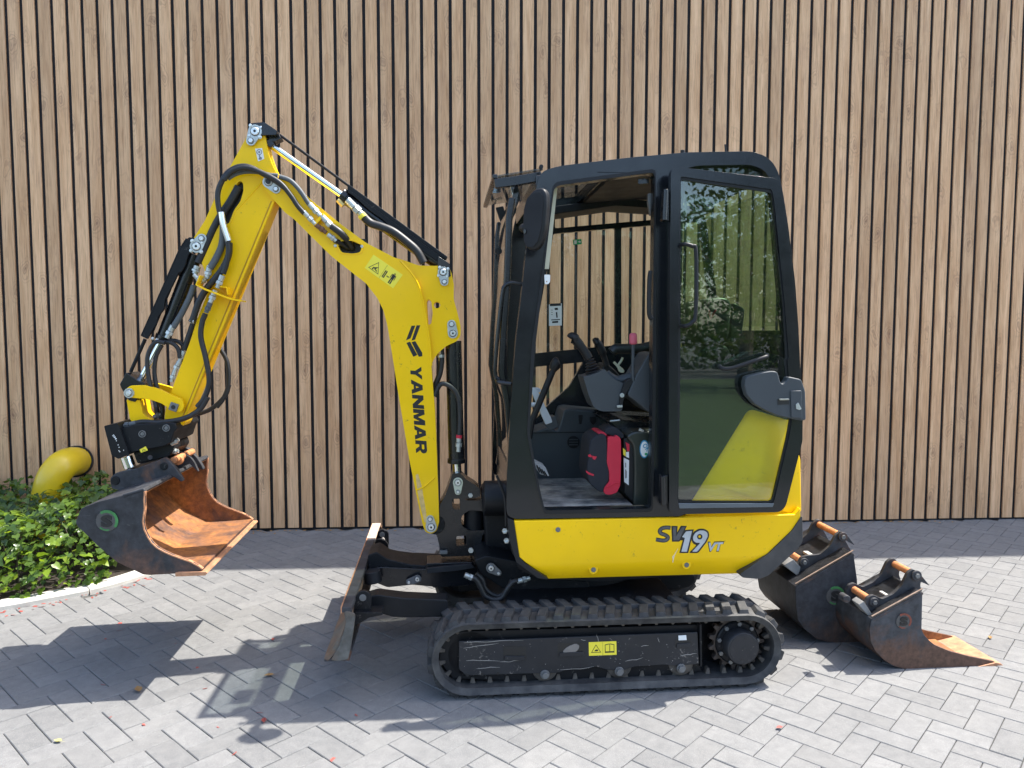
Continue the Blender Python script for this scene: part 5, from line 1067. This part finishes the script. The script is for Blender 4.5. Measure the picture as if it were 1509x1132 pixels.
# ---------------- inside the cab
fz = P(W0+.06, 'G', (500,765))[1]
u0, u1 = P(.05, 'G', (255,700))[0], P(.05, 'G', (1150,700))[0]
k = MB(); k.box((u0, W0+.056, fz-.06), (u1, W1-.01, fz)); flr = part(k, 'cab_floor', BLK, cab, .002)
k = MB(); a = P(.10, 'G', (690,745)); k.box((u0+.03, W0+.075, fz+.001), (a[0], W1-.16, fz+.010)); part(k, 'floor_mat', MATF, cab, .004)
k = MB()
for j in range(7): y = W0+.10+j*.10; k.box((u0+.05, y, fz+.009), (a[0]-.03, y+.012, fz+.0125))
part(k, 'mat_ribs', MATF, cab, .002)
k = MB(); k.box((u0+.02, W0+.052, fz-.01), (u1-.45, W0+.074, fz+.012)); part(k, 'door_sill', PLB, cab, .003)
fv = .74
k = MB(); k.prism(rnd(PS(fv, 'G', [(250,455),(330,425),(375,440),(400,352),(425,347),(580,362),(582,442),(580,650),(270,650)]), .012), fv, W1-.005); con = part(k, 'side_console', PLA, cab, .010, 3)
k = MB(); k.prism(circ(P(fv, 'G', (438,485)), .034, 24), fv-.008, fv+.004); vent = part(k, 'air_vent', PLB, con, .002)
k = MB()
for j in (-1, 0, 1): q = P(fv, 'G', (438,485)); k.box((q[0]-.024, fv-.011, q[1]+j*.014-.003), (q[0]+.024, fv-.006, q[1]+j*.014+.003))
part(k, 'vent_slats', PLA, con, .001)
k = MB(); k.prism(rnd(PS(fv, 'G', [(505,380),(532,378),(534,400),(520,415),(507,400)]), .004), fv-.004, fv+.004); k.prism(rnd(PS(fv, 'G', [(458,372),(478,372),(472,410),(462,410)]), .004), fv-.003, fv+.004); part(k, 'console_knob', PLB, con, .001)
k = MB(); k.prism(PS(fv, 'G', [(262,445),(575,441),(575,445),(262,449)]), fv-.002, fv+.002); part(k, 'console_seam', PLB, con, 0)
# seat base with its sticker and labels
bx = P(.14, 'G', (672,470)); k = MB(); k.prism(rnd(PS(.14, 'G', [(655,462),(690,440),(900,440),(900,760),(688,760),(692,600),(688,500)]), .02), .14, .80); sb = part(k, 'seat_base', mk('dark_green_black', (.016,.021,.017), .4, coat=.2), cab, .012, 3)
k = MB(); k.prism(rnd(PS(.30, 'G', [(590,400),(640,395),(900,410),(900,440),(690,450),(620,430)]), .006), .28, .80); part(k, 'seat_plate', BLKG, cab, .005)
k = MB(); k.tube([P3(.22,'G',(590,398)), P3(.22,'G',(632,394))], .005, 8); k.tube([P3(.16,'G',(680,445)), P3(.16,'G',(755,445))], .005, 8); k.tube([P3(.15,'G',(712,432)), P3(.15,'G',(730,440))], .007, 8); part(k, 'seat_rail', ZNC, cab, .001)
c = P(.136, 'N', (806,340)); s = EX.sc(.136)/8.083; k = MB(); k.prism(circ(c, 112*s, 28, .52), .1375, .1405); st_ = part(k, 'round_sticker', BLU, sb, 0); k = MB(); k.prism(circ(c, 96*s, 28, .50), .1365, .1380); part(k, 'sticker_face', WHT, st_, 0)
text('sticker_text', 'OK', P(.136, 'N', (778,300)), (.62, -.78), 100*s, 58*s, .1365, BLU, st_, bold=.02); k = MB(); k.prism(circ(P(.136, 'N', (824,398)), 17*s, 12), .1352, .1368); part(k, 'sticker_dot', GRN, st_, 0)
q = P(.20, 'N', (560,300)); s2 = EX.sc(.2)/8.083
k = MB(); k.prism(rnd(PS(.17, 'N', [(545,205),(620,200),(690,260),(705,340),(700,900),(650,960),(560,860)]), .012), .155, .30); dbox = part(k, 'document_box', PLB, cab, .006)
k = MB(); k.prism(PS(.154, 'N', [(558,440),(622,472),(618,770),(565,730)]), .1530, .1555); lbp = part(k, 'white_label', WHT, dbox, 0)
k = MB(); k.prism(PS(.154, 'N', [(585,375),(620,370),(622,445),(585,430)]), .1530, .1555); part(k, 'white_label', WHT, dbox, 0)
k = MB(); k.prism(PS(.154, 'N', [(550,325),(582,355),(582,425),(552,405)]), .1525, .1555); part(k, 'yellow_label', DECY, dbox, 0)
k = MB(); k.prism(PS(.154, 'N', [(580,255),(625,280),(625,365),(600,365)]), .1525, .1555); part(k, 'red_label', RED, dbox, 0)
k = MB()
for q in ([(578,500),(586,503),(586,560),(578,556)], [(578,580),(588,584),(588,690),(578,684)], [(592,600),(596,602),(596,680),(592,678)]): k.prism(PS(.153, 'N', q), .1522, .1532)
k.build('label_print', INK, lbp)
# left control pod with joystick
pv = .16
k = MB(); k.prism(rnd(PS(pv, 'Y', [(598,640),(640,640),(760,600),(840,555),(870,600),(930,660),(1040,720),(1090,690),(1060,800),(1030,1030),(800,1030),(720,990),(660,850)]), .014, 4), pv, pv+.15); pod = part(k, 'control_pod', PLA, cab, .014, 3)
k = MB(); k.tube(cr([P3(pv+.05, 'Y', q) for q in ((865,590),(910,640),(980,680),(1060,670),(1130,652))], 4), [.012+.001*j for j in range(17)], 10); part(k, 'pod_rim', PLA, pod, 0)
k = MB(); path = [P3(pv+.075, 'Y', q) for q in ((720,625),(700,560),(690,520),(670,440),(655,395))]
for j in range(6):
    a = path[0].lerp(path[3], j/6); b = path[0].lerp(path[3], (j+.75)/6); r_ = .078-.0085*j; k.tube([a, a.lerp(b, .4), b], [r_*.5, r_*.58, r_*.47], 20)
part(k, 'bellows', PLB, pod, .002)
k = MB(); k.tube(cr([P3(pv+.075, 'Y', q) for q in ((660,440),(620,370),(560,290),(505,225),(478,212),(468,225))], 4), [.021]*4+[.020]*4+[.022]*4+[.026]*4+[.028, .027, .026, .022, .012], 14); part(k, 'joystick_grip', PLB, pod, 0)
rv = .66
k = MB(); k.tube(cr([P3(rv, 'Y', q) for q in ((860,520),(845,470),(815,380),(780,300),(745,265),(722,275))], 4), [.016]*8+[.022]*8+[.028, .028, .026, .020, .012], 12); part(k, 'joystick_grip', PLB, cab, 0)
k = MB(); k.prism(rnd(PS(rv, 'Y', [(840,480),(900,520),(990,600),(1050,700),(1020,1000),(760,1000),(800,560)]), .02), rv, rv+.16); part(k, 'control_pod', PLB, cab, .014, 3)
k = MB(); k.tube(cr([P3(.45, 'Y', q) for q in ((920,370),(960,335),(1040,335),(1250,330),(1290,320),(1365,300))], 4), .026, 12); part(k, 'arm_rest', SEAT, cab, 0)
k = MB(); k.tube([P3(.145, 'Y', (1160,690)), P3(.145, 'Y', (1150,600)), P3(.145, 'Y', (1155,280))], .0075, 10); lv = part(k, 'safety_lever', PLA, cab, 0)
k = MB(); k.tube(cr([P3(.145, 'Y', q) for q in ((1155,285),(1155,260),(1154,190),(1153,158))], 3), [.010, .016, .018, .0185, .0185, .018, .0175, .017, .015, .010], 12); part(k, 'red_grip', PINK, lv, 0)
k = MB(); k.prism(rnd(PS(.14, 'Y', [(1090,850),(1180,640),(1330,385),(1440,370),(1440,1060),(1330,1040),(1200,930)]), .012), .14, .34); part(k, 'console_side', PLA, cab, .012, 3)
k = MB(); k.prism(rnd(PS(.145, 'Y', [(1060,700),(1130,660),(1165,690),(1080,830),(1050,900),(1030,1000),(1000,980),(1020,830)]), .006), .145, .19); part(k, 'lever_bracket', PLB, cab, .004)
k = MB(); k.prism(rnd(PS(.142, 'Y', [(975,960),(1035,958),(1035,985),(978,988)]), .003), .138, .15); k.prism(circ(P(.142, 'Y', (1030,850)), .010, 12), .136, .15); part(k, 'bracket_bolt', ZNC, cab, .001)
k = MB(); k.tube(cr([P3(.50, 'Y', q) for q in ((940,480),(985,530),(1010,580),(1045,585),(1030,560),(990,520),(1020,470),(1040,430))], 4), .006, 8); part(k, 'wire_loom', CRM, cab, 0)
# travel levers and pedals at the front
k = MB(); k.tube([P3(.42, 'Y', (300,500)), P3(.42, 'Y', (235,640)), P3(.42, 'Y', (30,1132)), P3(.42, 'G', (255,470))], [.012, .016, .016, .014], 12); tv = part(k, 'travel_lever', PLB, cab, 0)
k = MB(); k.tube(cr([P3(.42, 'Y', q) for q in ((260,570),(290,510),(310,480),(330,470))], 3), [.018, .022, .026, .027, .027, .027, .027, .025, .022, .016], 14); part(k, 'lever_grip', PLB, tv, 0)
k = MB(); k.prism(rnd(PS(.50, 'G', [(258,262),(284,262),(300,295),(345,385),(350,402),(322,412),(300,360)]), .006), .49, .52); tvr = part(k, 'lever_arm', ALU, cab, .003)
k = MB(); k.prism(rnd(PS(.52, 'G', [(270,262),(300,262),(305,275),(280,280)]), .004), .51, .60); k.tube([P3(.47,'G',(262,330)), P3(.47,'G',(288,330))], .012, 10); part(k, 'lever_joint', ALU, tvr, .002)
k = MB(); k.prism(rnd(PS(.50, 'G', [(335,385),(365,378),(378,420),(345,440),(318,415)]), .006), .50, .60); part(k, 'lever_housing', PLA, cab, .006)
k = MB(); k.prism(rnd(PS(.16, 'G', [(272,565),(322,590),(338,628),(300,620),(285,600)]), .004), .16, .26)
pd = part(k, 'foot_pedal', mk('pedal_rubber', (.28,.29,.29), .6), cab, .004)
k = MB()
for j in range(4): k.tube([P3(.158, 'G', (286+j*10, 582+j*8)), P3(.158, 'G', (298+j*10, 612+j*5))], .003, 6)
part(k, 'pedal_ribs', PLB, pd, 0)
# seat
k = MB(); k.prism(rnd(PS(.30, 'Z', [(140,300),(152,190),(180,140),(232,104),(325,90),(385,108),(405,150),(398,260),(384,400),(368,440),(180,470)]), .03, 4), .30, .64); seat = part(k, 'seat', SEAT, cab, .035, 4)
k = MB(); k.prism(rnd(PS(.34, 'Z', [(412,150),(440,135),(515,178),(512,230),(492,400),(400,440)]), .02, 4), .36, .60); part(k, 'seat_shell', SEAT, seat, .02, 3)
k = MB()
for a in ([(226,190),(238,188),(246,232),(242,246)], [(248,232),(280,186),(290,190),(246,248)], [(222,210),(232,212),(244,254),(240,262)], [(244,254),(270,222),(280,220),(242,264)]): k.prism(PS(.299, 'Z', a), .2985, .3005)
k.build('seat_emblem', RED, seat)
k = MB(); k.prism(rnd(PS(.30, 'Z', [(100,620),(180,470),(368,450),(420,560),(420,700),(100,700)]), .03), .30, .64); part(k, 'seat_cushion', SEAT, seat, .03, 3)

# tool bag standing on the cab floor
bm_ = exm.copy(); q = P3(.20, 'N', (330,880)); q.y += OFFV[0]; bagm = exm @ Matrix.Translation(q); BG = Matrix.Translation(-q)
bag = empty('tool_bag', bagm); tag(bag, 'black tool bag with a wide red side panel standing in the cab doorway', 'bag')
def bpart(mb, name, mat, parent=bag, bev=.004, seg=2): mb.v = [tuple(BG @ Vector(x)) for x in mb.v] if parent in (bag,) else [tuple(BG @ Vector(x)) for x in mb.v]; return mb.build(name, mat, parent, bev, seg)
k = MB(); k.prism(rnd(PS(.15, 'N', [(245,160),(310,150),(345,180),(370,460),(385,690),(320,790),(310,850),(240,830),(140,740),(108,640),(118,480),(150,220)]), .02, 4), .13, .34); bb = bpart(k, 'bag_body', BAGK, bag, .02, 3)
k = MB(); k.prism(rnd(PS(.14, 'N', [(362,190),(400,185),(450,190),(460,165),(500,190),(518,220),(520,460),(512,760),(470,850),(390,878),(330,870),(308,825),(330,775),(380,720),(378,600),(350,490)]), .008, 3), .125, .33); bpart(k, 'red_panel', RED, bag, .012, 3)
k = MB(); k.tube([Vector(x) for x in cr([P3(.123, 'N', p_) for p_ in ((330,800),(400,770),(450,745),(505,735))], 4)], .004, 6); bpart(k, 'fold', RED, bag, 0)
k = MB(); k.prism(rnd(PS(.16, 'N', [(240,145),(270,128),(320,132),(360,170),(330,188),(280,175)]), .006), .15, .30); bpart(k, 'red_flap', RED, bag, .006)
k = MB(); k.prism(rnd(PS(.17, 'N', [(310,150),(340,95),(400,60),(460,75),(520,120),(560,180),(530,215),(430,180)]), .014), .15, .30); bpart(k, 'strap', BAGK, bag, .012, 3)
k = MB()
for a in ([(133,410),(160,400),(180,420),(175,438),(140,430)], [(182,418),(240,430),(215,468),(190,455)], [(108,590),(135,612),(205,640),(200,660),(140,640),(112,615)]): k.prism(PS(.128, 'N', a), .1275, .1305)
bpart(k, 'red_print', RED, bag, 0)

OFFV[0] = 0.0

OFFV[0] = 0.0
# ================================================================== THE TWO DIGGING BUCKETS ON THE PAVERS
def dig_bucket(name, gpx, W, side, shell, ear, near_ear_v, far_ear_v, pins, label, emb, lip=None, top=None, yaw=5.1, BM=None):
    BM = BM or BUCKD
    Fr = Frame(ground(*gpx), R(yaw)); o = empty(name, Fr.m); tag(o, label, 'bucket', 'digging buckets on the pavers')
    sp_ = lambda v, pts: Fr.ps(v, 'I', pts)
    q = sp_(0, shell); k = MB(); k.prism(strip(q, .012), 0, W); k.build('shell', BM, o, .003)
    inn = strip(q, .012)[len(q):]; k = MB(); k.prism(strip(inn[::-1], .002), .012, W-.012); k.build('inner_face', RUSTI, o)
    s_ = rnd(sp_(0, side), .008, 3)
    for v in (-.003, W-.011): MB().prism(s_, v, v+.014).build('side_plate', BM, o, .003)
    MB().prism(s_, W-.0125, W-.0115).build('side_lining', RUSTI, o)
    t = sp_(0, top); k = MB(); k.prism(strip(t, .014), -.004, W+.004); tp_ = k.build('top_plate', WORN, o, .003)
    MB().prism(strip([(x, z+.0145) for x, z in t], .0022), -.0048, .004).build('plate_edge', mk('bare_edge', (.22,.16,.125), .6, var=.3, vs=40) if 'bare_edge' not in MAT else MAT['bare_edge'], o)
    ears = []
    for v in (near_ear_v, far_ear_v):
        k = MB().prism(rnd(sp_(near_ear_v, ear), .008, 3), v, v+.018); ears.append(k.build('ear', WORN, o, .004))
    for (c, r) in pins:
        a = Fr.p(near_ear_v, 'I', c); k = MB(); k.cyl((a[0], near_ear_v, a[1]), (a[0], far_ear_v, a[1]), .0165, 18); k.build('cross_pin', RUSTP, o, .002)
        for v, dv in ((near_ear_v, -.012), (far_ear_v+.018, .012)):
            k = MB(); k.cyl((a[0], v, a[1]), (a[0], v+dv, a[1]), r, 20); b_ = k.build('pin_boss', WORN, o, .003)
        k = MB(); k.prism(circ(a, r*.5, 6), near_ear_v-.018, near_ear_v-.01); k.build('bolt', ZND, o, .001)
    if lip:
        k = MB(); k.prism(sp_(0, lip), -.010, W+.010); k.build('cutting_edge', RUSTE, o, .002)
    c = Fr.p(0, 'I', emb[0]); emblem(Fr, c, -.003, emb[1]*Fr.sc(0)/3.689, o, emb[2])
    return Fr, o
ns = [(680,636),(955,486),(950,690),(962,718),(985,745),(1020,775),(1100,808),(1200,835),(1350,866),(1347,880),(1240,894),(1020,905),(850,905),(800,890),(750,860),(700,810),(675,760),(668,690)]
Fr, nb = dig_bucket('digging_bucket', (1100+850/3.689, 740+905/3.689), .30, ns,
    [(955,486),(680,636),(668,690),(675,760),(700,810),(750,860),(800,890),(850,906),(1020,906),(1240,896)],
    [(650,620),(648,545),(660,518),(690,505),(740,528),(800,500),(845,455),(878,385),(905,365),(935,380),(998,456),(948,432),(945,458),(956,486),(690,636)],
    .060, .225, [((690,542), .022), ((920,397), .024)], 'narrow rusty digging bucket with a long lip pointing right, nearer the camera', ((850,645), 46, RSTW),
    lip=[(1238,893),(1350,868),(1375,872),(1405,896),(1400,903),(1240,908)], top=[(955,486),(680,636)])
k = MB(); k.prism(rnd(Fr.ps(.06, 'I', [(595,548),(622,530),(680,620),(660,622)]), .004), .035, .10); k.build('gusset', mk('bare_grey_steel', (.20,.20,.195), .6, var=.3, vs=14), nb, .004)
k = MB(); k.box((Fr.p(.1,'I',(760,470))[0], .09, Fr.p(.1,'I',(760,520))[1]), (Fr.p(.1,'I',(820,470))[0], .16, Fr.p(.1,'I',(760,505))[1])); k.build('stop_block', mk('pale_bare_block', (.42,.42,.40), .6, var=.25, vs=20), nb, .004)
k = MB(); c = Fr.p(-.0, 'I', (548,530)); k.cyl((c[0], .0, c[1]), (c[0], .05, c[1]), .018, 14); k.build('tow_eye', WORN, nb, .004)
rs2 = [(265,458),(580,276),(600,420),(602,500),(640,560),(720,640),(700,765),(560,765),(450,762),(380,742),(315,690),(280,640),(268,560)]
Fr2, rb_ = dig_bucket('digging_bucket', (1100+450/3.689, 740+764/3.689), .46, rs2,
    [(580,276),(265,458),(268,560),(280,640),(315,690),(380,742),(450,763),(560,766),(700,766)],
    [(250,455),(272,390),(283,330),(300,300),(330,292),(400,285),(455,238),(485,180),(512,158),(540,170),(590,237),(535,205),(560,250),(576,278),(275,450)],
    .10, .335, [((310,325), .022), ((520,187), .024)], 'wider black digging bucket behind the narrow one, at the end of the machine', ((480,508), 54, GRNW),
    lip=None, top=[(580,276),(265,458)], BM=BUCKB)
k = MB(); k.box((Fr2.p(.2,'I',(330,290))[0], .17, Fr2.p(.2,'I',(330,300))[1]), (Fr2.p(.2,'I',(385,290))[0], .25, Fr2.p(.2,'I',(330,280))[1])); k.build('stop_block', MAT['pale_bare_block'], rb_, .004)
k = MB(); k.prism(rnd(Fr2.ps(.10, 'I', [(200,340),(250,310),(290,350),(275,400)]), .004), .09, .24); k.build('gusset', MAT['bare_grey_steel'], rb_, .004)
